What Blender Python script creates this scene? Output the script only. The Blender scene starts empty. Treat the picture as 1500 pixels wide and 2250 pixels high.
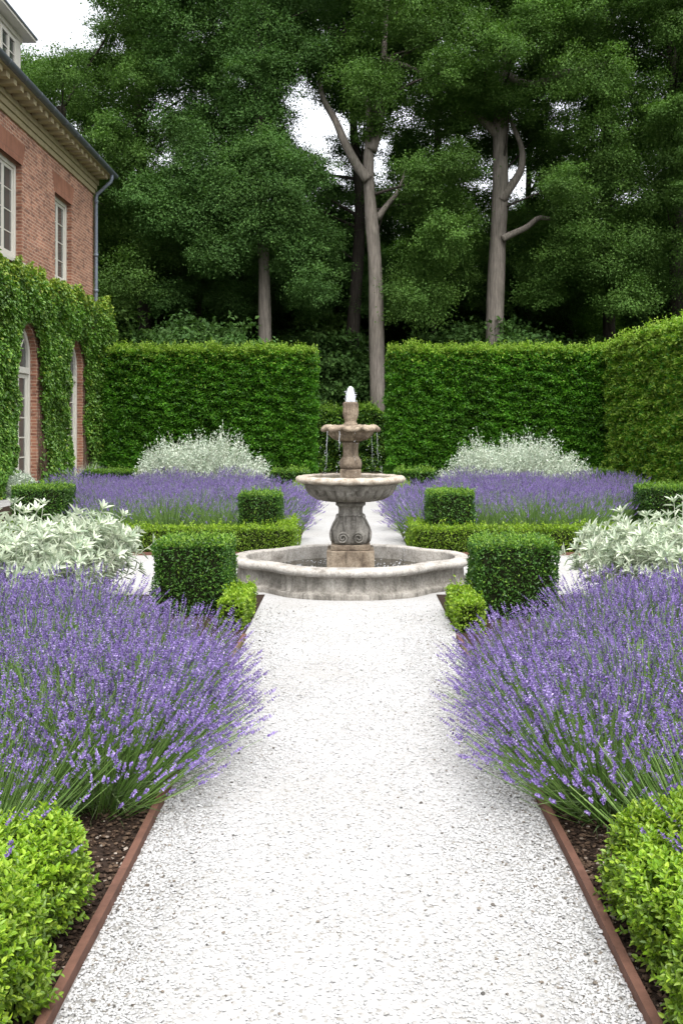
import bpy, math, numpy as np
from mathutils import Vector

R = math.radians
SC = bpy.context.scene
COL = SC.collection

# ------------------------------------------------------------------ camera
cam = bpy.data.cameras.new("camera")
cam.sensor_fit = 'HORIZONTAL'
cam.sensor_width = 24.0
cam.lens = 32.0
cam.shift_x = -20 / 1500
cam.shift_y = -185 / 1500
cam.clip_start = 0.05
cam.clip_end = 2000
camo = bpy.data.objects.new("camera", cam)
COL.objects.link(camo)
camo.location = (0, 0, 1.9)
camo.rotation_euler = (R(90), 0, 0)
SC.camera = camo

# ------------------------------------------------------------------ light
SUN_EL, SUN_AZ = R(64), R(166)          # high, slightly from behind the wood
world = bpy.data.worlds.new("World")
SC.world = world
world.use_nodes = True
wn, wl = world.node_tree.nodes, world.node_tree.links
wbg = wn['Background']
sky = wn.new('ShaderNodeTexSky')
sky.sky_type = 'NISHITA'
sky.sun_disc = False
sky.sun_elevation = SUN_EL
sky.sun_rotation = SUN_AZ
sky.air_density = 1.0
sky.dust_density = 3.0
hs = wn.new('ShaderNodeHueSaturation')
hs.inputs['Saturation'].default_value = 0.16
wl.new(sky.outputs[0], hs.inputs['Color'])
# overcast dome: brighter towards the zenith
tc = wn.new('ShaderNodeTexCoord')
sx = wn.new('ShaderNodeSeparateXYZ')
wl.new(tc.outputs['Generated'], sx.inputs[0])
mr = wn.new('ShaderNodeMapRange')
mr.inputs['From Min'].default_value = 0.0
mr.inputs['From Max'].default_value = 1.0
mr.inputs['To Min'].default_value = 0.95
mr.inputs['To Max'].default_value = 1.6
wl.new(sx.outputs['Z'], mr.inputs['Value'])
vm = wn.new('ShaderNodeVectorMath'); vm.operation = 'SCALE'
wl.new(hs.outputs[0], vm.inputs[0])
wl.new(mr.outputs[0], vm.inputs['Scale'])
wl.new(vm.outputs[0], wbg.inputs['Color'])
wbg.inputs['Strength'].default_value = 0.15

sl = bpy.data.lights.new("sun", 'SUN')
sl.energy = 1.1
sl.angle = R(40)
sl.color = (1.0, 0.96, 0.9)
so = bpy.data.objects.new("sun", sl)
COL.objects.link(so)
_d = Vector((math.sin(SUN_AZ) * math.cos(SUN_EL), math.cos(SUN_AZ) * math.cos(SUN_EL), math.sin(SUN_EL)))
so.rotation_euler = (-_d).to_track_quat('-Z', 'Y').to_euler()

SC.view_settings.view_transform = 'Standard'
SC.view_settings.look = 'None'
SC.view_settings.gamma = 1.0
SC.view_settings.use_curve_mapping = False
SC.view_settings.exposure = 1.25
SC.cycles.max_bounces = 8
SC.cycles.diffuse_bounces = 4
SC.cycles.transparent_max_bounces = 8
SC.cycles.caustics_reflective = False
SC.cycles.caustics_refractive = False
SC.cycles.sample_clamp_indirect = 6

rng = np.random.default_rng(11)


# ------------------------------------------------------------------ helpers
def P3(px, py, D):
    """place in the garden seen at pixel (px,py) of the 1500 px photo, D metres away"""
    return np.array([(px - 770) / 2000 * D, D, 1.9 + (940 - py) / 2000 * D])


def nrm(a):
    a = np.asarray(a, float)
    return a / np.maximum(np.linalg.norm(a, axis=-1, keepdims=True), 1e-9)


_NK = nrm(np.random.default_rng(3).normal(size=(24, 3)))
_NP = np.random.default_rng(4).uniform(0, 6.28, 24)


def vn(p, f=1.0):
    """cheap smooth noise in about [-1,1]"""
    p = np.asarray(p, float) * f
    s = 0
    for i in range(8):
        s = s + np.sin(p @ _NK[i] * (1 + .23 * i) * 2.3 + _NP[i] + 1.3 * np.sin(p @ _NK[i + 8] * 1.7 + _NP[i + 8]))
    return s / 4.0


class MB:
    def __init__(self):
        self.v = []; self.f = []; self.r = []; self.m = []; self.n = 0

    def add(self, V, F, r=None, mi=0):
        V = np.asarray(V, float).reshape(-1, 3)
        groups = {}
        if isinstance(F, np.ndarray):
            groups[F.shape[1]] = F
        else:
            for q in F:
                groups.setdefault(len(q), []).append(q)
        tot = 0
        for k, q in groups.items():
            q = np.asarray(q, int) + self.n
            self.f.append(q)
            self.m.append(np.full(len(q), mi, int))
            if r is None:
                self.r.append(np.full(len(q), .5))
            else:
                self.r.append(np.broadcast_to(np.asarray(r, float)[tot:tot + len(q)] if np.ndim(r) else r, (len(q),)).copy())
            tot += len(q)
        self.v.append(V)
        self.n += len(V)
        return self

    def merge(self, other, mi=None):
        for q, r, m in zip(other.f, other.r, other.m):
            self.f.append(q + self.n); self.r.append(r); self.m.append(m if mi is None else np.full(len(m), mi, int))
        self.v += other.v
        self.n += other.n

    def box(self, x0, x1, y0, y1, z0, z1, mi=0, r=.5):
        V = [(x0, y0, z0), (x1, y0, z0), (x1, y1, z0), (x0, y1, z0), (x0, y0, z1), (x1, y0, z1), (x1, y1, z1), (x0, y1, z1)]
        F = np.array([(0, 3, 2, 1), (4, 5, 6, 7), (0, 1, 5, 4), (1, 2, 6, 5), (2, 3, 7, 6), (3, 0, 4, 7)])
        return self.add(V, F, r, mi)

    def quad(self, a, b, c, d, mi=0):
        return self.add([a, b, c, d], np.array([(0, 1, 2, 3)]), None, mi)

    def tube(self, pts, rad, k=8, mi=0, r=.5, caps=True, wob=0):
        pts = np.asarray(pts, float); n = len(pts)
        rad = np.broadcast_to(np.asarray(rad, float), (n,))
        T = nrm(np.gradient(pts, axis=0))
        ref = np.array([1.0, 0, 0]) if abs(T[0, 0]) < .8 else np.array([0, 1.0, 0])
        V = []
        U = nrm(np.cross(T[0], ref))
        a = np.linspace(0, 2 * np.pi, k, endpoint=False)
        for i in range(n):
            U = nrm(U - T[i] * (U @ T[i])); B = np.cross(T[i], U)
            rr = rad[i] * (1 + (wob * np.sin(3 * a + i * .7) if wob else 0))
            V.append(pts[i] + (np.cos(a)[:, None] * U + np.sin(a)[:, None] * B) * np.reshape(rr, (-1, 1)))
        V = np.concatenate(V)
        F = []
        i = np.arange(n - 1)[:, None] * k; j = np.arange(k)[None]; j2 = (j + 1) % k
        F = np.stack([i + j, i + j2, i + k + j2, i + k + j], -1).reshape(-1, 4)
        self.add(V, F, r, mi)
        if caps:
            self.f.append(np.array([list(range(k))[::-1]]) + self.n - n * k); self.r.append(np.full(1, .5)); self.m.append(np.full(1, mi))
            self.f.append(np.array([list(range(k))]) + self.n - k); self.r.append(np.full(1, .5)); self.m.append(np.full(1, mi))
        return self

    def lathe(self, prof, k=48, mod=None, cx=0, cy=0, mi=0):
        """prof: (r,z) rows; mod(theta, i, r, z) -> (r, z) arrays"""
        a = np.linspace(0, 2 * np.pi, k, endpoint=False)
        V = []
        for i, (r, z) in enumerate(prof):
            rr, zz = np.full(k, float(r)), np.full(k, float(z))
            if mod is not None:
                rr, zz = mod(a, i, rr, zz)
            V.append(np.stack([cx + rr * np.cos(a), cy + rr * np.sin(a), zz], -1))
        n = len(prof)
        i = np.arange(n - 1)[:, None] * k; j = np.arange(k)[None]; j2 = (j + 1) % k
        F = np.stack([i + j, i + j2, i + k + j2, i + k + j], -1).reshape(-1, 4)
        self.add(np.concatenate(V), F, None, mi)
        return self

    def leaves(self, P, A, N, L, Wd, kind='r', fold=.25, r=None, mi=0, droop=0.0):
        n = len(P)
        if n == 0:
            return self
        L = np.broadcast_to(np.asarray(L, float), (n,))[:, None]
        Wd = np.broadcast_to(np.asarray(Wd, float), (n,))[:, None]
        A = nrm(A); S = nrm(np.cross(A, N)); N = np.cross(S, A)
        if r is None:
            r = rng.random(n)
        if kind == 'r':
            V = np.stack([P, P + .45 * L * A + .5 * Wd * S + fold * Wd * N, P + L * A - droop * L * N,
                          P + .45 * L * A - .5 * Wd * S + fold * Wd * N], 1)
            F = np.arange(n * 4).reshape(n, 4)
            rr = r
        elif kind == 'b':      # blade: three-step ribbon bending over
            V = np.stack([P - .3 * Wd * S, P + .3 * Wd * S,
                          P + .5 * L * A + .5 * Wd * S - droop * .2 * L * N, P + .5 * L * A - .5 * Wd * S - droop * .2 * L * N,
                          P + L * A - droop * L * N], 1)
            b = np.arange(n)[:, None] * 5
            self.add(V.reshape(-1, 3), np.concatenate([b + np.array([[0, 1, 2, 3]])]), r, mi)
            self.f.append(b + np.array([[3, 2, 4]]) + self.n - n * 5); self.r.append(np.asarray(r)); self.m.append(np.full(n, mi))
            return self
        else:                  # 'l': leaf of two folded halves, pointed oval
            V = np.stack([P, P + .33 * L * A + .46 * Wd * S + fold * Wd * N, P + .7 * L * A + .36 * Wd * S + fold * Wd * N - droop * .4 * L * N,
                          P + L * A - droop * L * N,
                          P + .7 * L * A - .36 * Wd * S + fold * Wd * N - droop * .4 * L * N, P + .33 * L * A - .46 * Wd * S + fold * Wd * N], 1)
            b = np.arange(n)[:, None] * 6
            F = np.concatenate([b + np.array([[0, 1, 2, 3]]), b + np.array([[0, 3, 4, 5]])], 0)
            rr = np.concatenate([r, r])
        self.add(V.reshape(-1, 3), F, rr, mi)
        return self

    def mesh(self, name, mats, smooth=False):
        me = bpy.data.meshes.new(name)
        V = np.concatenate(self.v)
        me.vertices.add(len(V)); me.vertices.foreach_set('co', V.astype(np.float32).ravel())
        sizes = np.concatenate([np.full(len(q), q.shape[1]) for q in self.f])
        loops = np.concatenate([q.ravel() for q in self.f])
        me.loops.add(len(loops)); me.loops.foreach_set('vertex_index', loops.astype(np.int32))
        me.polygons.add(len(sizes))
        st = np.concatenate([[0], np.cumsum(sizes)[:-1]])
        me.polygons.foreach_set('loop_start', st.astype(np.int32))
        me.polygons.foreach_set('material_index', np.concatenate(self.m).astype(np.int32))
        sm = smooth if isinstance(smooth, np.ndarray) else np.full(len(sizes), bool(smooth))
        me.polygons.foreach_set('use_smooth', sm)
        at = me.attributes.new('rnd', 'FLOAT', 'FACE')
        at.data.foreach_set('value', np.concatenate(self.r).astype(np.float32))
        me.update(calc_edges=True)
        for m in (mats if isinstance(mats, (list, tuple)) else [mats]):
            me.materials.append(m)
        return me

    def build(self, name, mats, parent=None, smooth=False, bevel=0.0):
        o = bpy.data.objects.new(name, self.mesh(name, mats, smooth))
        COL.objects.link(o)
        if parent is not None:
            o.parent = parent
        if bevel:
            b = o.modifiers.new('bevel', 'BEVEL'); b.width = bevel; b.segments = 2; b.limit_method = 'ANGLE'
        return o


def tag(o, label=None, cat=None, group=None, kind=None):
    if label: o['label'] = label
    if cat: o['category'] = cat
    if group: o['group'] = group
    if kind: o['kind'] = kind
    return o


def empty(name, loc, label, cat, group=None, rz=0.0):
    o = bpy.data.objects.new(name, None)
    o.empty_display_size = .2
    COL.objects.link(o)
    o.location = loc; o.rotation_euler = (0, 0, rz)
    return tag(o, label, cat, group)


def copy_tree(o, parent=None):
    c = o.copy(); COL.objects.link(c)
    if parent is not None:
        c.parent = parent
    for ch in list(o.children):
        copy_tree(ch, c)
    return c


# ------------------------------------------------------------------ materials
def newmat(name, rough=.8, spec=.3):
    m = bpy.data.materials.new(name); m.use_nodes = True
    b = m.node_tree.nodes['Principled BSDF']
    b.inputs['Roughness'].default_value = rough
    b.inputs['Specular IOR Level'].default_value = spec
    return m, m.node_tree.nodes, m.node_tree.links, b


def ramp(nodes, stops):
    r = nodes.new('ShaderNodeValToRGB')
    e = r.color_ramp.elements
    while len(e) < len(stops):
        e.new(.5)
    for i, (p, c) in enumerate(stops):
        e[i].position = p; e[i].color = (*c, 1) if len(c) == 3 else c
    return r


def noise_node(nodes, links, scale, detail=4, rough=.55, vec=None, dims=None):
    t = nodes.new('ShaderNodeTexNoise')
    t.inputs['Scale'].default_value = scale; t.inputs['Detail'].default_value = detail
    t.inputs['Roughness'].default_value = rough
    if vec is not None:
        links.new(vec, t.inputs['Vector'])
    return t


def mixc(nodes, links, fac, a, b, mode='MIX'):
    x = nodes.new('ShaderNodeMix'); x.data_type = 'RGBA'; x.blend_type = mode
    for sock, val in ((x.inputs[0], fac), (x.inputs[6], a), (x.inputs[7], b)):
        if isinstance(val, (int, float)):
            sock.default_value = val
        elif isinstance(val, tuple):
            sock.default_value = (*val, 1)
        else:
            links.new(val, sock)
    return x.outputs[2]


def foliage(name, cols, trans=.28, rough=.5, spec=.25, patch=.9, patch_amt=.3, tcol=None):
    m, n, l, b = newmat(name, rough, spec)
    a = n.new('ShaderNodeAttribute'); a.attribute_name = 'rnd'
    st = [(i / max(1, len(cols) - 1), c) for i, c in enumerate(cols)]
    r = ramp(n, st)
    l.new(a.outputs['Fac'], r.inputs[0])
    tcd = n.new('ShaderNodeTexCoord')
    nz = noise_node(n, l, patch, 3, .5, tcd.outputs['Object'])
    mrn = n.new('ShaderNodeMapRange')
    mrn.inputs[1].default_value = .3; mrn.inputs[2].default_value = .7
    mrn.inputs[3].default_value = 1 - patch_amt; mrn.inputs[4].default_value = 1 + patch_amt
    l.new(nz.outputs['Fac'], mrn.inputs[0])
    vm_ = n.new('ShaderNodeVectorMath'); vm_.operation = 'SCALE'
    l.new(r.outputs[0], vm_.inputs[0]); l.new(mrn.outputs[0], vm_.inputs['Scale'])
    l.new(vm_.outputs[0], b.inputs['Base Color'])
    if trans > 0:
        t = n.new('ShaderNodeBsdfTranslucent')
        vt = n.new('ShaderNodeVectorMath'); vt.operation = 'MULTIPLY'
        l.new(vm_.outputs[0], vt.inputs[0]); vt.inputs[1].default_value = tcol or (1.05, 1.25, .55)
        l.new(vt.outputs[0], t.inputs['Color'])
        mx = n.new('ShaderNodeMixShader'); mx.inputs[0].default_value = trans
        out = n['Material Output']
        l.new(b.outputs[0], mx.inputs[1]); l.new(t.outputs[0], mx.inputs[2]); l.new(mx.outputs[0], out.inputs[0])
    return m


def plain(name, col, rough=.6, spec=.3, var=.12, scale=6, bump=0.0, bscale=40, metal=0.0):
    m, n, l, b = newmat(name, rough, spec)
    tcd = n.new('ShaderNodeTexCoord')
    nz = noise_node(n, l, scale, 6, .6, tcd.outputs['Object'])
    c = np.array(col)
    r = ramp(n, [(.25, tuple(c * (1 - var))), (.75, tuple(np.minimum(c * (1 + var), 1)))])
    l.new(nz.outputs['Fac'], r.inputs[0]); l.new(r.outputs[0], b.inputs['Base Color'])
    b.inputs['Metallic'].default_value = metal
    if bump:
        nb = noise_node(n, l, bscale, 4, .6, tcd.outputs['Object'])
        bp = n.new('ShaderNodeBump'); bp.inputs['Strength'].default_value = bump; bp.inputs['Distance'].default_value = .02
        l.new(nb.outputs['Fac'], bp.inputs['Height']); l.new(bp.outputs[0], b.inputs['Normal'])
    return m


def stone(name, c_light, c_mid, c_dark, streak=.5, scale=3.0, bump=.5):
    m, n, l, b = newmat(name, .9, .2)
    tcd = n.new('ShaderNodeTexCoord')
    n1 = noise_node(n, l, scale, 8, .65, tcd.outputs['Object'])
    r1 = ramp(n, [(.3, c_dark), (.48, c_mid), (.68, c_light)])
    l.new(n1.outputs['Fac'], r1.inputs[0])
    # runs of dirt down the face
    mp = n.new('ShaderNodeMapping'); mp.inputs['Scale'].default_value = (9, 9, 1.2)
    l.new(tcd.outputs['Object'], mp.inputs[0])
    n2 = noise_node(n, l, 1.6, 5, .6, mp.outputs[0])
    r2 = ramp(n, [(.5, (0, 0, 0)), (.72, (1, 1, 1))])
    l.new(n2.outputs['Fac'], r2.inputs[0])
    f = n.new('ShaderNodeMath'); f.operation = 'MULTIPLY'; f.inputs[1].default_value = streak
    l.new(r2.outputs[0], f.inputs[0])
    c2 = mixc(n, l, f.outputs[0], r1.outputs[0], tuple(np.array(c_dark) * .6))
    # lichen and grain
    n3 = noise_node(n, l, 45, 5, .7, tcd.outputs['Object'])
    r3 = ramp(n, [(.35, (.62, .6, .58)), (.6, (1.1, 1.1, 1.1))])
    l.new(n3.outputs['Fac'], r3.inputs[0])
    c3 = mixc(n, l, .8, c2, r3.outputs[0], 'MULTIPLY')
    l.new(c3, b.inputs['Base Color'])
    bp = n.new('ShaderNodeBump'); bp.inputs['Strength'].default_value = bump; bp.inputs['Distance'].default_value = .015
    l.new(n3.outputs['Fac'], bp.inputs['Height']); l.new(bp.outputs[0], b.inputs['Normal'])
    return m


M = {}
M['soil'] = plain('soil', (.035, .024, .018), .95, .1, .5, 30, .8, 60)
M['ground'] = plain('forest_floor', (.03, .028, .016), .95, .1, .4, 2, .6, 20)
M['steel'] = plain('rusted_steel', (.115, .056, .038), .75, .3, .3, 14, .15, 80)
M['white_paint'] = plain('cream_paint', (.62, .60, .53), .5, .3, .06, 3)
M['trim'] = plain('cornice_paint', (.36, .31, .19), .7, .2, .15, 4)
M['lead'] = plain('grey_gutter', (.10, .115, .13), .45, .5, .2, 5)
M['slate'] = plain('slate_roof', (.09, .09, .10), .6, .4, .35, 9, .5, 14)
M['bark_pale'] = None

# gravel: pale chips of mixed stone
m, n, l, b = newmat('gravel', .9, .2)
tcd = n.new('ShaderNodeTexCoord')
vo = n.new('ShaderNodeTexVoronoi'); vo.inputs['Scale'].default_value = 75
l.new(tcd.outputs['Object'], vo.inputs['Vector'])
sc_ = n.new('ShaderNodeSeparateColor'); l.new(vo.outputs['Color'], sc_.inputs[0])
rg = ramp(n, [(0, (.22, .21, .19)), (.06, (.285, .278, .268)), (.25, (.335, .332, .328)), (1, (.37, .37, .368))])
l.new(sc_.outputs[0], rg.inputs[0])
n1 = noise_node(n, l, 1.2, 5, .6, tcd.outputs['Object'])
r1 = ramp(n, [(.3, (.88, .87, .85)), (.6, (1, 1, 1))])
l.new(n1.outputs['Fac'], r1.inputs[0])
# the trodden middle of the near path is packed with white dust; grey along its sides is painted shade for the gaps between stones
sp_ = n.new('ShaderNodeSeparateXYZ'); l.new(tcd.outputs['Object'], sp_.inputs[0])
ab = n.new('ShaderNodeMath'); ab.operation = 'ABSOLUTE'; l.new(sp_.outputs['X'], ab.inputs[0])
nn = noise_node(n, l, 3.0, 5, .65, tcd.outputs['Object'])
sm_ = n.new('ShaderNodeMath'); sm_.operation = 'MULTIPLY_ADD'; sm_.inputs[1].default_value = .7
l.new(nn.outputs['Fac'], sm_.inputs[0]); l.new(ab.outputs[0], sm_.inputs[2])
e1 = n.new('ShaderNodeMapRange'); e1.interpolation_type = 'SMOOTHSTEP'
e1.inputs[1].default_value = .92; e1.inputs[2].default_value = 1.4; l.new(sm_.outputs[0], e1.inputs[0])
e2 = n.new('ShaderNodeMapRange'); e2.inputs[1].default_value = 9.0; e2.inputs[2].default_value = 7.0; l.new(sp_.outputs['Y'], e2.inputs[0])
em = n.new('ShaderNodeMath'); em.operation = 'MULTIPLY'; l.new(e1.outputs[0], em.inputs[0]); l.new(e2.outputs[0], em.inputs[1])
base_ = mixc(n, l, 1.0, rg.outputs[0], r1.outputs[0], 'MULTIPLY')
l.new(mixc(n, l, em.outputs[0], base_, (.19, .185, .175)), b.inputs['Base Color'])
v2 = n.new('ShaderNodeTexVoronoi'); v2.inputs['Scale'].default_value = 75
l.new(tcd.outputs['Object'], v2.inputs['Vector'])
bp = n.new('ShaderNodeBump'); bp.inputs['Strength'].default_value = .35; bp.inputs['Distance'].default_value = .006; bp.invert = True
l.new(v2.outputs['Distance'], bp.inputs['Height']); l.new(bp.outputs[0], b.inputs['Normal'])
M['gravel'] = m

m, n, l, b = newmat('gravel_stones', .85, .25)
a = n.new('ShaderNodeAttribute'); a.attribute_name = 'rnd'
rg = ramp(n, [(0, (.06, .058, .055)), (.04, (.15, .125, .10)), (.10, (.24, .23, .21)), (.24, (.335, .332, .328)), (1, (.43, .43, .428))])
l.new(a.outputs['Fac'], rg.inputs[0]); l.new(rg.outputs[0], b.inputs['Base Color'])
M['stones'] = m

m, n, l, b = newmat('bark_chips', .95, .1)
a = n.new('ShaderNodeAttribute'); a.attribute_name = 'rnd'
rg = ramp(n, [(0, (.012, .008, .006)), (.6, (.05, .032, .022)), (.92, (.11, .075, .05)), (1, (.3, .26, .22))])
l.new(a.outputs['Fac'], rg.inputs[0]); l.new(rg.outputs[0], b.inputs['Base Color'])
M['chips'] = m


def brickmat(name, c1, c2, mortar, bw, bh, ms, axes, tone=.85):
    m, n, l, b = newmat(name, .9, .15)
    tcd = n.new('ShaderNodeTexCoord')
    s = n.new('ShaderNodeSeparateXYZ'); l.new(tcd.outputs['Object'], s.inputs[0])
    c = n.new('ShaderNodeCombineXYZ')
    l.new(s.outputs[axes[0]], c.inputs[0]); l.new(s.outputs[axes[1]], c.inputs[1])
    br = n.new('ShaderNodeTexBrick')
    br.inputs['Scale'].default_value = 1; br.inputs['Brick Width'].default_value = bw; br.inputs['Row Height'].default_value = bh
    br.inputs['Mortar Size'].default_value = ms; br.inputs['Mortar Smooth'].default_value = .3
    br.inputs['Color1'].default_value = (*c1, 1); br.inputs['Color2'].default_value = (*c2, 1); br.inputs['Mortar'].default_value = (*mortar, 1)
    br.inputs['Bias'].default_value = -.1
    l.new(c.outputs[0], br.inputs['Vector'])
    nz = noise_node(n, l, 1.1, 6, .65, tcd.outputs['Object'])
    r = ramp(n, [(.3, (.72, .70, .68)), (.65, (1.15, 1.13, 1.1))])
    l.new(nz.outputs['Fac'], r.inputs[0])
    # single burnt bricks
    mp = n.new('ShaderNodeMapping'); mp.inputs['Scale'].default_value = (1 / bw, 1 / bh, 1)
    l.new(c.outputs[0], mp.inputs[0])
    wnz = n.new('ShaderNodeTexNoise'); wnz.inputs['Scale'].default_value = .9; wnz.inputs['Detail'].default_value = 1
    l.new(mp.outputs[0], wnz.inputs['Vector'])
    rb = ramp(n, [(.54, (1, 1, 1)), (.66, (.5, .5, .54))])
    l.new(wnz.outputs['Fac'], rb.inputs[0])
    c0 = mixc(n, l, 1.0, br.outputs['Color'], r.outputs[0], 'MULTIPLY')
    c0 = mixc(n, l, tone, c0, rb.outputs[0], 'MULTIPLY')
    l.new(c0, b.inputs['Base Color'])
    bp = n.new('ShaderNodeBump'); bp.inputs['Strength'].default_value = .7; bp.inputs['Distance'].default_value = .008
    inv = n.new('ShaderNodeMath'); inv.operation = 'SUBTRACT'; inv.inputs[0].default_value = 1
    l.new(br.outputs['Fac'], inv.inputs[1]); l.new(inv.outputs[0], bp.inputs['Height']); l.new(bp.outputs[0], b.inputs['Normal'])
    return m


M['brick'] = brickmat('red_brick', (.45, .225, .152), (.31, .158, .118), (.58, .45, .345), .29, .098, .011, (1, 2))
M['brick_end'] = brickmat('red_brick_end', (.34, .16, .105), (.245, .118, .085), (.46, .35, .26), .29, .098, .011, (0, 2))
M['lintel'] = brickmat('soldier_brick', (.37, .175, .115), (.31, .15, .10), (.26, .15, .115), .105, 1.2, .008, (1, 2), .15)

m, n, l, b = newmat('window_glass', .03, .6)
b.inputs['Base Color'].default_value = (.075, .08, .075, 1)
M['glass'] = m
M['curtain'] = plain('linen_blind', (.30, .28, .23), .9, .1, .1, 3)

m, n, l, b = newmat('pool_water', .05, .5)
tcd = n.new('ShaderNodeTexCoord')
nz = noise_node(n, l, 16, 4, .6, tcd.outputs['Object'])
bp = n.new('ShaderNodeBump'); bp.inputs['Strength'].default_value = .6; bp.inputs['Distance'].default_value = .03
l.new(nz.outputs['Fac'], bp.inputs['Height']); l.new(bp.outputs[0], b.inputs['Normal'])
b.inputs['Base Color'].default_value = (.05, .042, .026, 1)
M['water'] = m
m, n, l, b = newmat('spray', .12, .6)
b.inputs['Base Color'].default_value = (.86, .9, .95, 1)
b.inputs['Transmission Weight'].default_value = .35
b.inputs['IOR'].default_value = 1.33
M['spray'] = m

M['stone_grey'] = stone('weathered_grey_stone', (.38, .36, .325), (.23, .215, .19), (.09, .082, .07), .75, 3.9)
M['stone_brown'] = stone('weathered_tan_stone', (.37, .31, .235), (.24, .19, .14), (.085, .064, .048), .7, 6)
M['stone_rim'] = stone('worn_rim_stone', (.47, .43, .37), (.38, .33, .27), (.20, .155, .11), .2, 9)
M['stone_coping'] = stone('pale_coping_stone', (.44, .42, .39), (.36, .34, .31), (.17, .155, .135), .35, 5)

# leaves
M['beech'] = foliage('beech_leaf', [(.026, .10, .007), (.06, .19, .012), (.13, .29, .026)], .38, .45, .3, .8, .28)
M['beech_new_lit'] = foliage('beech_new_lit_leaf', [(.13, .24, .02), (.20, .32, .035), (.29, .39, .06)], .35, .5, .3, 1.0, .2)  # young growth on hedge tops; on the side hedge's faces it imitates light
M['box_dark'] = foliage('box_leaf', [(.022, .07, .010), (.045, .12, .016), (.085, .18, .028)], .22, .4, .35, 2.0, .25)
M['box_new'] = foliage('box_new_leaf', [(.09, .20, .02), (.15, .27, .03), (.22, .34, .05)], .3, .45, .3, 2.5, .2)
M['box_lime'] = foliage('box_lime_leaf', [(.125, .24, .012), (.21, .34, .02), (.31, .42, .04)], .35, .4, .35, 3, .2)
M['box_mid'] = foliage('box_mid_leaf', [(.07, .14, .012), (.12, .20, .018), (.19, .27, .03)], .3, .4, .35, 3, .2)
M['core'] = plain('hedge_twigs', (.018, .022, .010), .95, .05, .3, 12)
M['ivy'] = foliage('ivy_leaf', [(.055, .14, .015), (.10, .22, .028), (.20, .34, .055)], .25, .4, .4, .8, .3)
M['ivy_new'] = foliage('ivy_new_leaf', [(.23, .33, .035), (.33, .42, .06)], .3, .4, .4, .8, .2)
M['stem'] = plain('woody_stem', (.12, .085, .06), .9, .1, .3, 8)
M['oak1'] = foliage('oak_leaf', [(.050, .108, .022), (.073, .146, .028), (.112, .196, .040)], .3, .65, .15, .35, .35)
M['oak2'] = foliage('oak_leaf_bluish', [(.043, .100, .025), (.062, .132, .031), (.095, .178, .043)], .28, .65, .15, .35, .35)
M['oak3'] = foliage('oak_leaf_yellowish', [(.055, .13, .018), (.085, .18, .024), (.13, .24, .036)], .32, .65, .15, .35, .35)
M['lav_green'] = foliage('lavender_stem', [(.07, .15, .03), (.12, .21, .05), (.19, .28, .09)], .2, .6, .2, 3, .2)
M['lav_leaf'] = foliage('lavender_leaf', [(.05, .085, .03), (.085, .13, .05), (.13, .175, .08)], .2, .6, .2, 3, .2)
M['lav_bloom'] = foliage('lavender_bloom', [(.075, .048, .15), (.175, .122, .32), (.30, .225, .49), (.52, .44, .68)], .2, .7, .1, 2, .2, (1, .95, 1.1))
M['silver'] = foliage('silver_leaf', [(.29, .36, .26), (.48, .54, .42), (.68, .72, .60)], .25, .7, .15, 2, .1, (1, 1.03, .85))
M['silver_far'] = foliage('silver_small_leaf', [(.32, .40, .31), (.48, .55, .45), (.68, .72, .63)], .22, .7, .15, 2, .1, (1, 1.03, .9))
M['silver_stem'] = plain('silver_stem', (.50, .52, .42), .8, .1, .15, 10)


def barkmat(name, c1, c2, c3):
    m, n, l, b = newmat(name, .95, .1)
    tcd = n.new('ShaderNodeTexCoord')
    mp = n.new('ShaderNodeMapping'); mp.inputs['Scale'].default_value = (7, 7, .7)
    l.new(tcd.outputs['Object'], mp.inputs[0])
    nz = noise_node(n, l, 2.2, 8, .7, mp.outputs[0])
    r = ramp(n, [(.3, c1), (.5, c2), (.72, c3)])
    l.new(nz.outputs['Fac'], r.inputs[0])
    n2 = noise_node(n, l, .5, 4, .6, tcd.outputs['Object'])
    r2 = ramp(n, [(.35, (.65, .67, .62)), (.65, (1.1, 1.08, 1.06))])
    l.new(n2.outputs['Fac'], r2.inputs[0])
    l.new(mixc(n, l, .9, r.outputs[0], r2.outputs[0], 'MULTIPLY'), b.inputs['Base Color'])
    bp = n.new('ShaderNodeBump'); bp.inputs['Strength'].default_value = .8; bp.inputs['Distance'].default_value = .04
    l.new(nz.outputs['Fac'], bp.inputs['Height']); l.new(bp.outputs[0], b.inputs['Normal'])
    return m


M['bark_pale'] = barkmat('pale_bark', (.11, .097, .087), (.21, .186, .165), (.33, .29, .26))
M['bark_dark'] = barkmat('dark_bark', (.035, .030, .026), (.06, .052, .045), (.10, .088, .076))

# ------------------------------------------------------------------ ground
FX, FY = 0.0, 11.15      # fountain axis


def sheet(name, polys, z, mat, kind='structure', bumps=False):
    mb = MB()
    for x0, x1, y0, y1 in polys:
        mb.quad((x0, y0, z), (x1, y0, z), (x1, y1, z), (x0, y1, z))
    return tag(mb.build(name, mat), kind=kind)


sheet('ground', [(-600, 600, -300, 900)], -.012, M['ground'])
sheet('gravel_path', [(-12, 12, -8, 33.0)], 0, M['gravel'])
PE = .96                  # half width of the path
sheet('planting_bed', [(-8.6, -PE - .012, -6, 10.35)], .004, M['soil'])
sheet('planting_bed', [(PE + .012, 8.9, -6, 10.35)], .004, M['soil'])
sheet('planting_bed', [(-8.3, -.86, 13.62, 31.8)], .004, M['soil'])
sheet('planting_bed', [(.90, 8.9, 13.62, 31.8)], .004, M['soil'])


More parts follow.
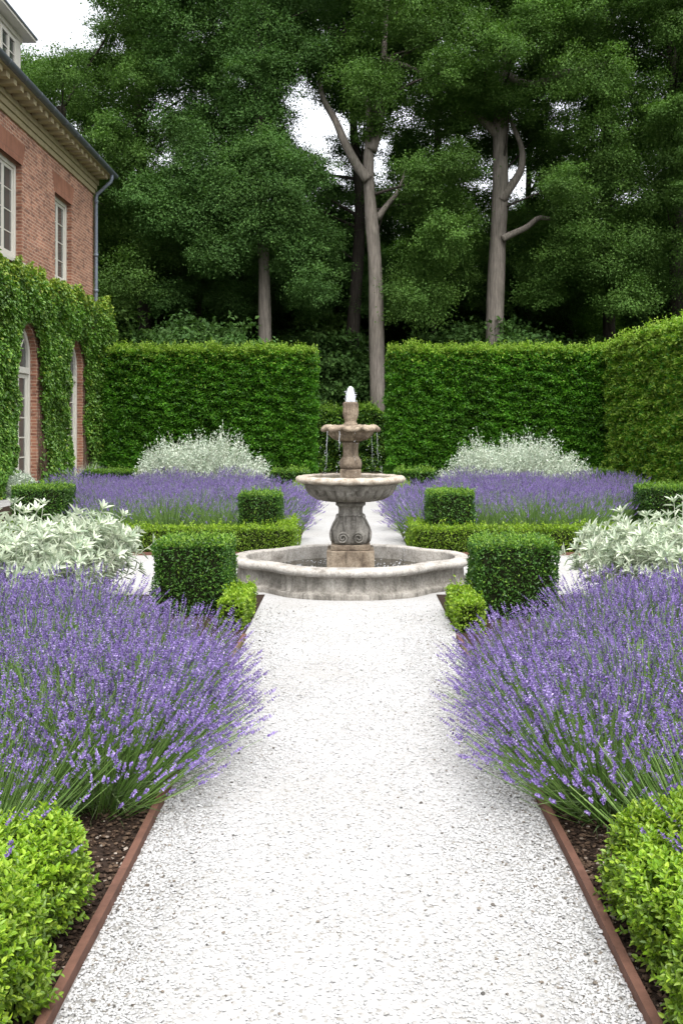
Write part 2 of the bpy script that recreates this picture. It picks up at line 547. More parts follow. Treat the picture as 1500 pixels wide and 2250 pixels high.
def edging(x0, x1, y0, y1, label):
    mb = MB()
    # slightly wavering steel strip with a rolled top
    L_ = max(x1 - x0, y1 - y0); k = int(L_ / .08) + 2
    t = np.linspace(0, 1, k)
    wv = .004 * np.sin(t * L_ * 1.7) + .002 * np.sin(t * L_ * 4.1 + 1)
    if y1 - y0 > x1 - x0:
        a = np.stack([np.full(k, x0) + wv, y0 + t * (y1 - y0)], -1); b_ = a + np.array([x1 - x0, 0])
    else:
        a = np.stack([x0 + t * (x1 - x0), np.full(k, y0) + wv], -1); b_ = a + np.array([0, y1 - y0])
    V = np.concatenate([np.c_[a, np.full(k, -.05)], np.c_[a, np.full(k, .045)], np.c_[b_, np.full(k, .045)], np.c_[b_, np.full(k, -.05)]])
    F = []
    for i in range(k - 1):
        for q in range(3):
            F.append((q * k + i, q * k + i + 1, (q + 1) * k + i + 1, (q + 1) * k + i))
    F += [(0, k, 2 * k, 3 * k), (k - 1, 4 * k - 1, 3 * k - 1, 2 * k - 1)]
    mb.add(V, F)
    return tag(mb.build('edging_strip', M['steel']), label, 'edging')


edging(-PE - .018, -PE + .016, -4, 8.2, 'rusty steel edging strip along the gravel path on the house side')
edging(PE - .016, PE + .018, -4, 8.2, 'rusty steel edging strip along the gravel path opposite the house side')
edging(-8.3, -.86, 13.55, 13.58, 'rusty steel strip below the low box hedge behind the fountain, on the house side')
edging(.90, 8.9, 13.55, 13.58, 'rusty steel strip below the low box hedge behind the fountain, away from the house')

# loose stones on the path near the viewer
_ico = None
t_ = (1 + 5 ** .5) / 2
IV = nrm(np.array([(-1, t_, 0), (1, t_, 0), (-1, -t_, 0), (1, -t_, 0), (0, -1, t_), (0, 1, t_), (0, -1, -t_), (0, 1, -t_), (t_, 0, -1), (t_, 0, 1), (-t_, 0, -1), (-t_, 0, 1)]))
IF = np.array([(0, 11, 5), (0, 5, 1), (0, 1, 7), (0, 7, 10), (0, 10, 11), (1, 5, 9), (5, 11, 4), (11, 10, 2), (10, 7, 6), (7, 1, 8), (3, 9, 4), (3, 4, 2), (3, 2, 6), (3, 6, 8), (3, 8, 9), (4, 9, 5), (2, 4, 11), (6, 2, 10), (8, 6, 7), (9, 8, 1)])


def pebbles(pos, size, r, mat, name, flat=.6):
    n_ = len(pos)
    jit = IV[None] * (1 + .28 * rng.normal(size=(n_, 12, 1)))
    sc = np.stack([size * rng.uniform(.7, 1.3, n_), size * rng.uniform(.7, 1.3, n_), size * flat * rng.uniform(.7, 1.2, n_)], -1)
    a = rng.uniform(0, 6.28, n_); c, s = np.cos(a), np.sin(a)
    q = jit * sc[:, None]
    x = q[..., 0] * c[:, None] - q[..., 1] * s[:, None]; y = q[..., 0] * s[:, None] + q[..., 1] * c[:, None]
    V = np.stack([x, y, q[..., 2]], -1) + pos[:, None]
    F = (np.arange(n_)[:, None, None] * 12 + IF[None]).reshape(-1, 3)
    mb = MB(); mb.add(V.reshape(-1, 3), F, np.repeat(r, 20))
    return tag(mb.build(name, mat), kind='stuff')


n_ = 150000
yy = 2.6 * (9.8 / 2.6) ** rng.random(n_)
xx = rng.uniform(-PE + .02, PE - .02, n_)
edge = np.abs(xx) / PE
sz = rng.uniform(.0026, .0062, n_) * (1 + .18 * (yy - 3) / 3) * np.where(rng.random(n_) < .05, 1.5, 1)
dens = .13 + .87 * np.clip((edge + .22 * vn(np.stack([xx, yy, 0 * xx], -1), 1.8) - .36) / .5, 0, 1) ** 1.3
dens = dens * np.clip((9.8 - yy) / 2.6, 0, 1)
keep = rng.random(n_) < dens
rr = rng.random(n_) ** np.where(rng.random(n_) < .08 + .5 * edge ** 2.5, 1.2, .28)
ps = np.stack([xx, yy, sz * rng.uniform(.2, 1.0, n_)], -1)[keep]
pebbles(ps, sz[keep], rr[keep], M['stones'], 'gravel_stones')
# scattered bark mulch and a little spilled gravel in the near beds
n_ = 9000
sgn = np.where(rng.random(n_) < .5, -1, 1)
ps = np.stack([sgn * rng.uniform(PE + .02, PE + .55, n_), rng.uniform(2.4, 4.9, n_), rng.uniform(.006, .016, n_)], -1)
pebbles(ps, rng.uniform(.004, .013, n_), rng.random(n_), M['chips'], 'bark_mulch', .4)


# ------------------------------------------------------------------ hedges and topiary
def rbox_pts(P, N, x0, x1, y0, y1, z0, z1, r):
    lo = np.array([x0 + r, y0 + r, z0 - 1.0]); hi = np.array([x1 - r, y1 - r, z1 - r])
    q = np.minimum(np.maximum(P, lo), hi)
    d = P - q
    Nn = nrm(d)
    return q + Nn * r, Nn


def box_sample(dens, x0, x1, y0, y1, z0, z1, faces='tfblr'):
    out = []
    dx, dy, dz = x1 - x0, y1 - y0, z1 - z0
    for f in faces:
        ar = {'t': dx * dy, 'f': dx * dz, 'b': dx * dz, 'l': dy * dz, 'r': dy * dz}[f]
        n_ = int(ar * dens)
        u, v = rng.random(n_), rng.random(n_)
        X, Y, Z = x0 + u * dx, y0 + u * dy, z0 + v * dz
        one = np.ones(n_)
        if f == 't': out.append((np.stack([X, y0 + v * dy, one * z1], -1)))
        if f == 'f': out.append((np.stack([X, one * y0, Z], -1)))
        if f == 'b': out.append((np.stack([X, one * y1, Z], -1)))
        if f == 'l': out.append((np.stack([one * x0, Y, Z], -1)))
        if f == 'r': out.append((np.stack([one * x1, Y, Z], -1)))
    return np.concatenate(out)


def core_box(mb, x0, x1, y0, y1, z0, z1, ins, mi=0, amp=0.0, freq=1.0):
    mb.box(x0 + ins, x1 - ins, y0 + ins, y1 - ins, z0, z1 - ins, mi)


def clipped(name, label, cat, bx, leaf=.026, dens=3000, r=.06, amp=.02, freq=5, lm='box_dark', nm='box_new', new_frac=.55, ins=.05,
            faces='tfblr', kind='l', depth=.04, sprig=.0, group=None, aspect=(1, 1, 1), newside=.06, topband=.0):
    x0, x1, y0, y1, z0, z1 = bx
    mb = MB()
    core_box(mb, x0, x1, y0, y1, z0, z1, ins)
    P = box_sample(dens, x0, x1, y0, y1, z0, z1, faces)
    P, N = rbox_pts(P, None, x0, x1, y0, y1, z0, z1, r)
    asp = np.array(aspect)
    lump = vn(P * asp, freq) * amp + vn(P * asp + 7, freq * 2.7) * amp * .5
    dp = rng.random(len(P)) ** 1.6
    P = P + N * (lump - dp * depth)[:, None] + rng.normal(size=P.shape) * leaf * .25
    up = np.array([0, 0, 1.0])
    A = nrm(N * .8 + up * .35 + rng.normal(size=P.shape) * .65)
    NN = nrm(N * .45 + up * .8 + rng.normal(size=P.shape) * .45)
    s = leaf * rng.uniform(.7, 1.25, len(P))
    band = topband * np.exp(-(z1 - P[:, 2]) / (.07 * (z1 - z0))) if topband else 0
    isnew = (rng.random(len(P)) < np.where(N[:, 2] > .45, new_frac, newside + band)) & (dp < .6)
    P -= A * (s * .4)[:, None]
    for flag, mi in ((~isnew, 1), (isnew, 2)):
        mb.leaves(P[flag], A[flag], NN[flag], s[flag], s[flag] * .58, kind, .18, None, mi, .12)
    if sprig > 0:      # free young shoots standing above the cut
        n_ = int((x1 - x0) * (y1 - y0) * sprig + (x1 - x0) * sprig * .35)
        Q = np.stack([rng.uniform(x0, x1, n_), y0 + (y1 - y0) * rng.random(n_) ** 1.5, np.full(n_, z1)], -1)
        Q, QN = rbox_pts(Q, None, x0, x1, y0, y1, z0, z1, r)
        Q += QN * (vn(Q * asp, freq) * amp)[:, None]
        D = nrm(QN * .6 + up * .6 + rng.normal(size=Q.shape) * .45)
        hgt = leaf * rng.uniform(1.0, 3.4, n_)
        for j in range(6):
            c = Q + D * (hgt * (j + .6) / 6)[:, None]
            A = nrm(D * .5 + rng.normal(size=Q.shape) * .7 + up * .2)
            mb.leaves(c, A, nrm(up + rng.normal(size=Q.shape) * .4), leaf * rng.uniform(.6, 1.0, n_), leaf * .55, kind, .18, None, 2, .1)
    o = mb.build(name, [M['core'], M[lm], M[nm]])
    return tag(o, label, cat, group)


tall = dict(leaf=.095, dens=1700, r=.14, amp=.12, freq=1.9, lm='beech', nm='beech_new_lit', new_frac=.85, ins=.28, depth=.22, sprig=60, kind='r', aspect=(1, 1, 3.2), newside=.0, topband=.65)
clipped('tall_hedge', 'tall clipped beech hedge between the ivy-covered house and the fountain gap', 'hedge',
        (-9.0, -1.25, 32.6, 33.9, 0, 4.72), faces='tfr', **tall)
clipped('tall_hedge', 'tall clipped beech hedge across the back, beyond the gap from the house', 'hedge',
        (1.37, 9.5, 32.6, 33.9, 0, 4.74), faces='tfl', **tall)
t2 = dict(tall); t2.update(newside=.6, leaf=.115, dens=1400)  # extra pale leaves on the faces put brighter light into this hedge's colour
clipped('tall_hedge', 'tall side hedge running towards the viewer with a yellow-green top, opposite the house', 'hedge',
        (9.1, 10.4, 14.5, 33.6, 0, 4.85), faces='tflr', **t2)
clipped('gap_hedge', 'lower dark green hedge closing the gap behind the fountain', 'hedge',
        (-2.6, 2.9, 39.5, 40.8, 0, 2.75), leaf=.11, dens=900, r=.3, amp=.2, freq=1.2, lm='box_dark', nm='box_new', newside=.35, new_frac=.8, ins=.3, depth=.25, kind='r', sprig=14)

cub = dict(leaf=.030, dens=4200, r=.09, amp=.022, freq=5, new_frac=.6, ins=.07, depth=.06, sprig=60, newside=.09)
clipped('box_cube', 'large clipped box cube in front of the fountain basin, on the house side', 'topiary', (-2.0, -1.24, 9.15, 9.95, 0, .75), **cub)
clipped('box_cube', 'large clipped box cube in front of the fountain basin, away from the house', 'topiary', (1.24, 2.07, 9.0, 9.85, 0, .76), **cub)
cub2 = dict(cub); cub2.update(leaf=.034, dens=3200)
clipped('box_cube', 'clipped box cube rising from the lavender behind the fountain, on the house side', 'topiary', (-1.76, -1.10, 14.2, 14.95, 0, .87), **cub2)
clipped('box_cube', 'clipped box cube rising from the lavender behind the fountain, away from the house', 'topiary', (1.20, 1.93, 14.0, 14.8, 0, .92), **cub2)
clipped('box_cube', 'clipped box cube beside the house door, behind the silver plant', 'topiary', (-6.0, -5.08, 16.0, 16.9, 0, .86), **cub2)
clipped('box_cube', 'clipped box cube beneath the tall side hedge, behind the silver plant', 'topiary', (5.22, 6.2, 16.0, 16.9, 0, .86), **cub2)

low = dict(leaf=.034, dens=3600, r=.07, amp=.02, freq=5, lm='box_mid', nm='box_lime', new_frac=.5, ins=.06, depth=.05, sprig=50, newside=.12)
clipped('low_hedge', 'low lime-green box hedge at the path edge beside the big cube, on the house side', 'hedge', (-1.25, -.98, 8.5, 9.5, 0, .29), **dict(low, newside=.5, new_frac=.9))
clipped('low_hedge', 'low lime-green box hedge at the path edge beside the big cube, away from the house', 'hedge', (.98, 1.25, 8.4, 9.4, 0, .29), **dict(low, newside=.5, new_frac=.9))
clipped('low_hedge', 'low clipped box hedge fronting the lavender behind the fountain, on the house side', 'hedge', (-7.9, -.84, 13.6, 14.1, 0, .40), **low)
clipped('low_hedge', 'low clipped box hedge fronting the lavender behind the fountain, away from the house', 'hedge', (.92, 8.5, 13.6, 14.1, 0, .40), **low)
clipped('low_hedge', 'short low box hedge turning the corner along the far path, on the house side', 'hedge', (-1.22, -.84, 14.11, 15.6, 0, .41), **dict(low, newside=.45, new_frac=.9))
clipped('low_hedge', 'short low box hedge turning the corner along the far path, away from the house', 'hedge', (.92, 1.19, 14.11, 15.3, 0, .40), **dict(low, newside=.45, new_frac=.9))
far = dict(leaf=.05, dens=1800, r=.09, amp=.03, freq=3, new_frac=.6, ins=.08, depth=.07, sprig=30)
clipped('end_hedge', 'box hedge block at the end of the far lavender bed, left of the bowl', 'hedge', (-2.15, -1.15, 24.3, 25.3, 0, .76), **far)
clipped('end_hedge', 'box hedge block at the end of the far lavender bed, right of the bowl', 'hedge', (1.2, 2.25, 24.3, 25.3, 0, .76), **far)
clipped('end_hedge', 'pale green path-edge hedge beside the far lavender, left of the bowl', 'hedge', (-1.5, -.98, 20.6, 24.25, 0, .48), **dict(far, lm='box_mid', nm='box_lime', newside=.4))
clipped('end_hedge', 'pale green path-edge hedge beside the far lavender, right of the bowl', 'hedge', (1.02, 1.5, 20.6, 24.25, 0, .48), **dict(far, lm='box_mid', nm='box_lime', newside=.4))
clipped('end_hedge', 'low green hedge between the ivy wall and the white shrub', 'hedge', (-8.0, -6.4, 27.0, 28.0, 0, .62), **far)
clipped('end_hedge', 'low green hedge between the white shrub and the tall side hedge', 'hedge', (6.6, 7.8, 26.6, 27.6, 0, .64), **far)


# ---- foreground box hedges: larger leaved, made of leafy sprigs
def sprig_hedge(name, label, x0, x1, y0, y1, h, seed):
    mb = MB()
    core_box(mb, x0, x1, y0, y1, 0, h, .09)
    P = box_sample(1250, x0, x1, y0, y1, .02, h, 'tfblr')
    P, N = rbox_pts(P, None, x0, x1, y0, y1, 0, h, .17)
    P = P + N * (vn(P + seed, 4.5) * .055)[:, None] - N * .05
    up = np.array([0, 0, 1.0])
    D = nrm(N * .75 + up * .75 + rng.normal(size=P.shape) * .28)
    n_ = len(P)
    L_ = rng.uniform(.06, .11, n_)
    topn = N[:, 2] > .35
    side = nrm(np.cross(D, rng.normal(size=P.shape)))
    for j in range(7):
        c = P + D * (L_ * (j / 6.0))[:, None]
        side = nrm(np.cross(D, side))          # opposite pairs, turned a quarter each time
        for sg in (1, -1):
            A = nrm(D * (.45 + .12 * j) + side * sg * .9 + rng.normal(size=P.shape) * .15)
            NN = nrm(D + up * .3 + rng.normal(size=P.shape) * .2)
            s = rng.uniform(.024, .038, n_) * (1 - .045 * j)
            isnew = np.where(topn, rng.random(n_) < .25 + .12 * j, rng.random(n_) < .05 + .06 * j)
            for flag, mi in ((~isnew, 1), (isnew, 2)):
                mb.leaves(c[flag], A[flag], NN[flag], s[flag], s[flag] * .62, 'l', .14, None, mi, .15)
    return tag(mb.build(name, [M['core'], M['box_mid'], M['box_lime']]), label, 'hedge')


sprig_hedge('box_hedge', 'bright lime large-leaved box hedge in the near corner, on the house side', -1.44, -1.03, 1.2, 3.66, .365, 1)
sprig_hedge('box_hedge', 'bright lime large-leaved box hedge in the near corner, away from the house', 1.03, 1.46, 1.2, 3.74, .365, 9)


# ------------------------------------------------------------------ lavender
def lavender_meshes(seed, n=210, h=.60, spread=66, bloom=1.0, wide=1.0, pw=.5, bias=0.0):
    g = np.random.default_rng(seed)
    st, fl = MB(), MB()
    az = g.uniform(0, 6.283, n); th = R(spread) * g.random(n) ** pw
    rad = np.stack([np.cos(az), np.sin(az), 0 * az], -1)
    base = rad * (.03 + .13 * wide * (th / R(spread)))[:, None] * g.uniform(.4, 1.2, (n, 1))
    d0 = rad * np.sin(th)[:, None] + np.array([0, 0, 1.0]) * np.cos(th)[:, None]
    d0 = nrm(d0 + g.normal(size=(n, 3)) * .07 + np.array([bias, 0, 0]) * g.uniform(.2, 1.5, (n, 1)))
    L_ = h * g.uniform(.74, 1.12, n) * (1 - .12 * th)
    up = np.array([0, 0, 1.0])
    bend = np.sin(th) * .10
    p0 = base; p1 = base + d0 * (L_ * .5)[:, None] + up * (bend * .1 * L_)[:, None]
    p2 = base + d0 * L_[:, None] + up * (bend * L_)[:, None] - up * (.02 * th * L_)[:, None]
    sd = nrm(np.cross(d0, g.normal(size=(n, 3))))
    w = .0021
    V = np.stack([p0 - sd * w, p0 + sd * w, p1 + sd * w, p1 - sd * w, p2 + sd * w * .7, p2 - sd * w * .7], 1)
    b_ = np.arange(n)[:, None] * 6
    st.add(V.reshape(-1, 3), np.concatenate([b_ + np.array([[0, 1, 2, 3]]), b_ + np.array([[3, 2, 4, 5]])]), np.tile(g.random(n), 2), 0)
    # narrow grey-green leaves low in the plant
    m_ = 620
    az2 = g.uniform(0, 6.283, m_); th2 = R(78) * np.sqrt(g.random(m_))
    r2 = np.stack([np.cos(az2), np.sin(az2), 0 * az2], -1)
    dd = nrm(r2 * np.sin(th2)[:, None] + up * np.cos(th2)[:, None] + g.normal(size=(m_, 3)) * .12)
    b0 = r2 * g.uniform(.02, .16 * wide, (m_, 1)) + up * g.uniform(0, .14, (m_, 1))
    st.leaves(b0, dd, nrm(g.normal(size=(m_, 3)) + up), g.uniform(.14, .32, m_), g.uniform(.005, .009, m_), 'b', 0, g.random(m_), 1, .15)
    # flower spikes: whorls of small florets
    ok = g.random(n) < bloom
    e = p2[ok]; ax = nrm(p2 - p1)[ok]; k = len(e)
    sl_ = g.uniform(.045, .095, k)
    u = nrm(np.cross(ax, g.normal(size=(k, 3)))); v = np.cross(ax, u)
    tint = g.random(k)
    for w_ in range(7):
        t = (w_ / 6.0) if w_ else -.18
        q = 4 if 0 < w_ < 6 else 3
        wid = (.95 if 0 < w_ < 5 else .6)
        for j in range(q):
            a = j * 6.283 / q + w_ * 1.1 + g.uniform(-.4, .4, k)
            out = u * np.cos(a)[:, None] + v * np.sin(a)[:, None]
            A = nrm(out * .85 + ax * .75 + g.normal(size=(k, 3)) * .25)
            c = e + ax * (t * sl_)[:, None]
            s = g.uniform(.010, .0165, k) * wid
            fl.leaves(c, A, nrm(ax * .6 - out * .4 + g.normal(size=(k, 3)) * .4), s, s * .8, 'r', .2,
                      np.clip(tint * .3 + g.random(k) * .7, 0, 1), 0)
    return st.mesh('foliage', [M['lav_green'], M['lav_leaf']]), fl.mesh('flowers', [M['lav_bloom']])


LAV = [lavender_meshes(100 + i, 520, .62, 56, .74, 1.7, .66) for i in range(4)]
LAV_SPARSE = [lavender_meshes(200 + i, 460, .62, 54, .26, 1.6, .6) for i in range(3)]
LAV_EDGE = [lavender_meshes(300 + i, 560, .58, 60, .9, 1.4, .58, .22) for i in range(3)]


def put_lavender(x, y, meshes, label, group, sc=1.0, rz=None, lean=None):
    e = empty('lavender_plant', (x, y, 0.004), label, 'lavender', group, rng.uniform(0, 6.28) if rz is None else rz)
    e.scale = (sc, sc, sc * rng.uniform(.93, 1.07))
    if lean is not None:
        e.rotation_euler = (lean[0], lean[1], 0)
    for nm, me in zip(('foliage', 'flowers'), meshes):
        o = bpy.data.objects.new(nm, me); COL.objects.link(o); o.parent = e
    return e


def bed(spots, label, group, side, sc=1.0):
    for kd, x, y in spots:
        ms = {'e': LAV_EDGE, 'n': LAV, 's': LAV_SPARSE}[kd]
        rz = (0 if side < 0 else math.pi) + rng.normal() * .25 if kd == 'e' else None
        put_lavender(side * (x + abs(rng.normal()) * .04), y + rng.normal() * .05, ms[rng.integers(len(ms))], label, group, sc * rng.uniform(.86, 1.1), rz)


near = [('e', 1.22, 4.5), ('e', 1.20, 4.95), ('e', 1.20, 5.45), ('e', 1.22, 5.95), ('e', 1.25, 6.35),
        ('s', 1.60, 4.4), ('s', 2.05, 4.5), ('s', 1.6, 4.95), ('s', 2.1, 5.1), ('n', 1.62, 5.55), ('n', 2.1, 5.6), ('n', 2.6, 5.65), ('n', 1.7, 6.4), ('s', 2.1, 6.25), ('n', 2.0, 7.05),
        ('s', 2.7, 6.3), ('n', 3.1, 6.6), ('n', 2.4, 7.1), ('n', 2.75, 7.1), ('n', 2.2, 7.6), ('n', 2.55, 7.75), ('n', 3.1, 7.5), ('n', 3.6, 7.7), ('n', 3.1, 8.05), ('n', 3.65, 8.2)]
front_ = [('s', 1.64, 3.35), ('s', 1.60, 3.75), ('s', 1.62, 4.05), ('n', 2.1, 4.1), ('s', 2.1, 3.7)]
for side, word, grp in ((-1, 'lavender plant in the dense near bed by the gravel path, on the house side', 'near lavender bed on the house side'),
                        (1, 'lavender plant in the dense near bed by the gravel path, away from the house', 'near lavender bed away from the house')):
    bed(near, 'purple ' + word, grp, side)
    bed(front_, 'purple ' + word, grp, side, .92)
for side, word, grp in ((-1, 'lavender plant in the far drift behind the fountain, on the house side', 'far lavender drift on the house side'),
                        (1, 'lavender plant in the far drift behind the fountain, away from the house', 'far lavender drift away from the house')):
    sp = []
    y = 15.3; row = 0
    while y < 23.8:
        x = 1.3 + (.42 if row % 2 else 0)
        while x < .31 * y - .1:
            if not (4.9 < x < 6.4 and y < 17.6) and not (x < 2.5 and y > 19.6 + .5 * x):
                sp.append(('s' if row == 0 and x > 1.6 or (row == 1 and rng.random() < .4) else 'e' if x < 1.6 else 'n', x, y))
            x += .84
        y += .80; row += 1
    bed(sp, 'purple ' + word, grp, side, 1.16)


# ------------------------------------------------------------------ silver plants
def silver(label, cx, cy, rx, ry, h, nst, seed, sprays=()):
    g = np.random.default_rng(seed)
    lf, stm = MB(), MB()
    up = np.array([0, 0, 1.0])
    for i in range(nst + len(sprays)):
        if i < nst:
            a = g.uniform(0, 6.283); rr = math.sqrt(g.random())
            b0 = np.array([rx * .62 * rr * math.cos(a), ry * .62 * rr * math.sin(a), 0.0])
            tilt = .15 + .75 * rr * g.uniform(.6, 1.2)
            d = nrm(np.array([math.cos(a) * math.sin(tilt), math.sin(a) * math.sin(tilt), math.cos(tilt)]))
            L_ = h * g.uniform(.62, 1.03) * (1 - .12 * rr)
            tip = b0 + d * L_
        else:
            tip = np.array(sprays[i - nst]) - np.array([cx, cy, 0])
            b0 = tip * np.array([.55, .55, 0]); d = nrm(tip - b0); L_ = np.linalg.norm(tip - b0)
        ctrl = (b0 + tip) / 2 + np.array([d[0], d[1], 0]) * -.08 + g.normal(size=3) * .03
        t = np.linspace(0, 1, 6)[:, None]
        pts = (1 - t) ** 2 * b0 + 2 * t * (1 - t) * ctrl + t ** 2 * tip
        stm.tube(pts, np.linspace(.006, .003, 6), 4, 0, caps=False)
        k = int(12 + L_ * 8)
        tt = np.linspace(.30, .97, k)[:, None]
        c = (1 - tt) ** 2 * b0 + 2 * tt * (1 - tt) * ctrl + tt ** 2 * tip
        ax = nrm(2 * (1 - tt) * (ctrl - b0) + 2 * tt * (tip - ctrl))
        an = np.arange(k) * 2.4 + g.uniform(0, 6)
        u = nrm(np.cross(ax, np.array([.3, .9, .1]))); v = np.cross(ax, u)
        out = u * np.cos(an)[:, None] + v * np.sin(an)[:, None]
        A = nrm(out * .85 + ax * .55 + g.normal(size=(k, 3)) * .2)
        NN = nrm(ax - out * .3 + up * .4)
        s = g.uniform(.08, .165, k)
        lf.leaves(c, A, NN, s, s * g.uniform(.10, .165, k), 'l', .12, g.random(k), 0, .28)
        q = 8                                        # rosette at the tip
        an = np.arange(q) * 2.4 + g.uniform(0, 6)
        axq = nrm(tip - ctrl)
        u = nrm(np.cross(axq, np.array([.3, .9, .1]))); v = np.cross(axq, u)
        out = u * np.cos(an)[:, None] + v * np.sin(an)[:, None]
        A = nrm(out * np.linspace(.85, .3, q)[:, None] + axq * .75)
        s = np.linspace(.13, .07, q) * g.uniform(.85, 1.2)
        lf.leaves(np.repeat(tip[None], q, 0), A, nrm(axq - out * .4), s, s * .28, 'l', .12, g.random(q), 0, .2)
    e = empty('silver_plant', (cx, cy, .004), label, 'silver plant', None)
    stm.build('stems', [M['silver_stem']], e, True)
    lf.build('leaves', [M['silver']], e)
    return e


silver('large silver-white leafy plant behind the near lavender, on the house side', -3.4, 9.35, 1.05, .75, 1.12, 420, 5,
       [P3(270, 1135, 9.3), P3(225, 1120, 9.2), P3(285, 1180, 9.3), P3(290, 1212, 9.2), P3(180, 1135, 9.4), P3(95, 1110, 9.4), P3(240, 1150, 9.4)])
silver('large silver-white leafy plant behind the near lavender, away from the house', 3.42, 9.35, .95, .75, 1.05, 400, 6,
       [P3(1365, 1128, 9.2), P3(1300, 1200, 9.2), P3(1420, 1135, 9.3), P3(1480, 1105, 9.3), P3(1450, 1140, 9.4), P3(1500, 1100, 9.4), P3(1345, 1190, 9.3)])


def silver_mound(label, cx, cy, rx, ry, h, seed):
    g = np.random.default_rng(seed)
    lf, stm = MB(), MB()
    up = np.array([0, 0, 1.0])
    n_ = 1300
    a = g.uniform(0, 6.283, n_); rr = np.sqrt(g.random(n_))
    X, Y = rr * np.cos(a), rr * np.sin(a)
    top = h * np.sqrt(np.maximum(0, 1 - .86 * rr ** 2.2)) * (1 + .22 * vn(np.stack([X * rx, Y * ry, 0 * X], -1), 1.9))
    top *= np.where(g.random(n_) < .12, g.uniform(1.0, 1.22, n_), g.uniform(.75, 1.02, n_))
    tips = np.stack([X * rx, Y * ry, top], -1)
    b0 = tips * np.array([.6, .6, 0])
    for i in range(0, n_, 3):
        stm.tube(np.stack([b0[i], (b0[i] + tips[i]) / 2 + g.normal(size=3) * .03, tips[i]]), [.008, .006, .003], 3, 0, caps=False)
    d = nrm(tips - b0)
    for j in range(16):
        t = 1 - .62 * (j / 15.0) ** 1.1
        c = b0 + (tips - b0) * t + g.normal(size=(n_, 3)) * .03
        A = nrm(g.normal(size=(n_, 3)) * .8 + d * .6)
        s = g.uniform(.045, .085, n_)
        lf.leaves(c, A, nrm(up + g.normal(size=(n_, 3)) * .5), s, s * .5, 'r', .15, g.random(n_), 0, .1)
    e = empty('white_shrub', (cx, cy, .004), label, 'shrub', None)
    stm.build('stems', [M['silver_stem']], e, False)
    lf.build('leaves', [M['silver_far']], e)
    return e


silver_mound('mounded white-leaved shrub behind the far lavender, nearer the house', -4.25, 26.2, 2.05, 1.2, 1.6, 8)
silver_mound('mounded white-leaved shrub behind the far lavender, nearer the tall side hedge', 4.75, 26.2, 2.25, 1.2, 1.55, 9)

silver_mound('small pale grey plant at the foot of the ivy beside the nearer arched door', -8.95, 24.6, .45, .5, .62, 12)
# pale dry grass in front of the farther door
g = np.random.default_rng(3)
mb = MB()
k_ = 420
az_ = g.uniform(0, 6.283, k_); th_ = R(38) * np.sqrt(g.random(k_))
r_ = np.stack([np.cos(az_), np.sin(az_), 0 * az_], -1)
mb.leaves(r_ * g.uniform(0, .3, (k_, 1)), nrm(r_ * np.sin(th_)[:, None] + np.array([0, 0, 1.0]) * np.cos(th_)[:, None]), nrm(g.normal(size=(k_, 3))), g.uniform(.35, .85, k_), g.uniform(.008, .016, k_), 'b', 0, g.random(k_), 0, .2)
o = mb.build('ornamental_grass', [M['silver_far']])
o.location = (-8.75, 30.3, 0)
tag(o, 'tuft of pale dry grass in front of the farther arched door', 'grass plant')

# ------------------------------------------------------------------ fountain
fn = empty('stone_fountain', (FX, FY, 0), 'tiered weathered stone fountain standing in a lobed basin on the gravel path', 'fountain')


def catmull(pts, m=8):
    p = np.asarray(pts, float); n_ = len(p); out = []
    for i in range(n_):
        a, b_, c, d = p[i - 1], p[i], p[(i + 1) % n_], p[(i + 2) % n_]
        for t in np.linspace(0, 1, m, endpoint=False):
            out.append(.5 * ((2 * b_) + (c - a) * t + (2 * a - 5 * b_ + 4 * c - d) * t * t + (3 * b_ - a - 3 * c + d) * t ** 3))
    return np.array(out)


q1 = [(0, -1.10), (.30, -1.075), (.53, -1.0), (.68, -.91), (.79, -.80), (.90, -.67), (1.06, -.55), (1.24, -.43), (1.35, -.24)]
q1 = np.array(q1)
ring = np.concatenate([q1, [(1.39, 0)], (q1 * [1, -1])[::-1][:-1], q1[:1] * [1, -1], (q1 * [-1, -1])[1:], [(-1.39, 0)], (q1 * [-1, 1])[::-1][:-1]])
ring = catmull(ring, 6)
tg = nrm(np.roll(ring, -1, 0) - np.roll(ring, 1, 0)); on = np.stack([tg[:, 1], -tg[:, 0]], -1)


def sweep(prof, mat, name, smooth=True):
    k = len(ring); mb = MB()
    V = np.concatenate([np.c_[ring + on * o_, np.full(k, z)] for o_, z in prof])
    i = np.arange(len(prof) - 1)[:, None] * k; j = np.arange(k)[None]; j2 = (j + 1) % k
    mb.add(V, np.stack([i + j, i + j2, i + k + j2, i + k + j], -1).reshape(-1, 4))
    return mb.build(name, mat, fn, smooth)


basin = sweep([(.055, -.02), (.058, .045), (.052, .058), (.02, .066), (.006, .075), (-.004, .09), (-.012, .20), (-.004, .236), (.012, .245)], M['stone_grey'], 'basin')
cop = sweep([(.008, .243), (.045, .25), (.07, .268), (.078, .292), (.07, .318), (.045, .336), (.0, .343), (-.09, .343), (-.115, .335), (-.12, .32), (-.122, .02)], M['stone_coping'], 'coping')
cop.parent = basin
mb = MB()
k = len(ring)
inner = ring - on * .121
V = np.concatenate([np.c_[inner, np.full(k, .17)], [[0, 0, .17]]])
mb.add(V, [(i, (i + 1) % k, k) for i in range(k)])
wat = mb.build('water', M['water'])
wat.location = (FX, FY, 0)
tag(wat, kind='structure')

# plinth
mb = MB(); mb.box(-.285, .285, -.285, .285, .02, .425)
mb.build('plinth', M['stone_brown'], fn, bevel=.012)
mb = MB(); mb.box(-.238, .238, -.238, .238, .4255, .49)
mb.build('plinth_step', M['stone_brown'], fn, bevel=.012)


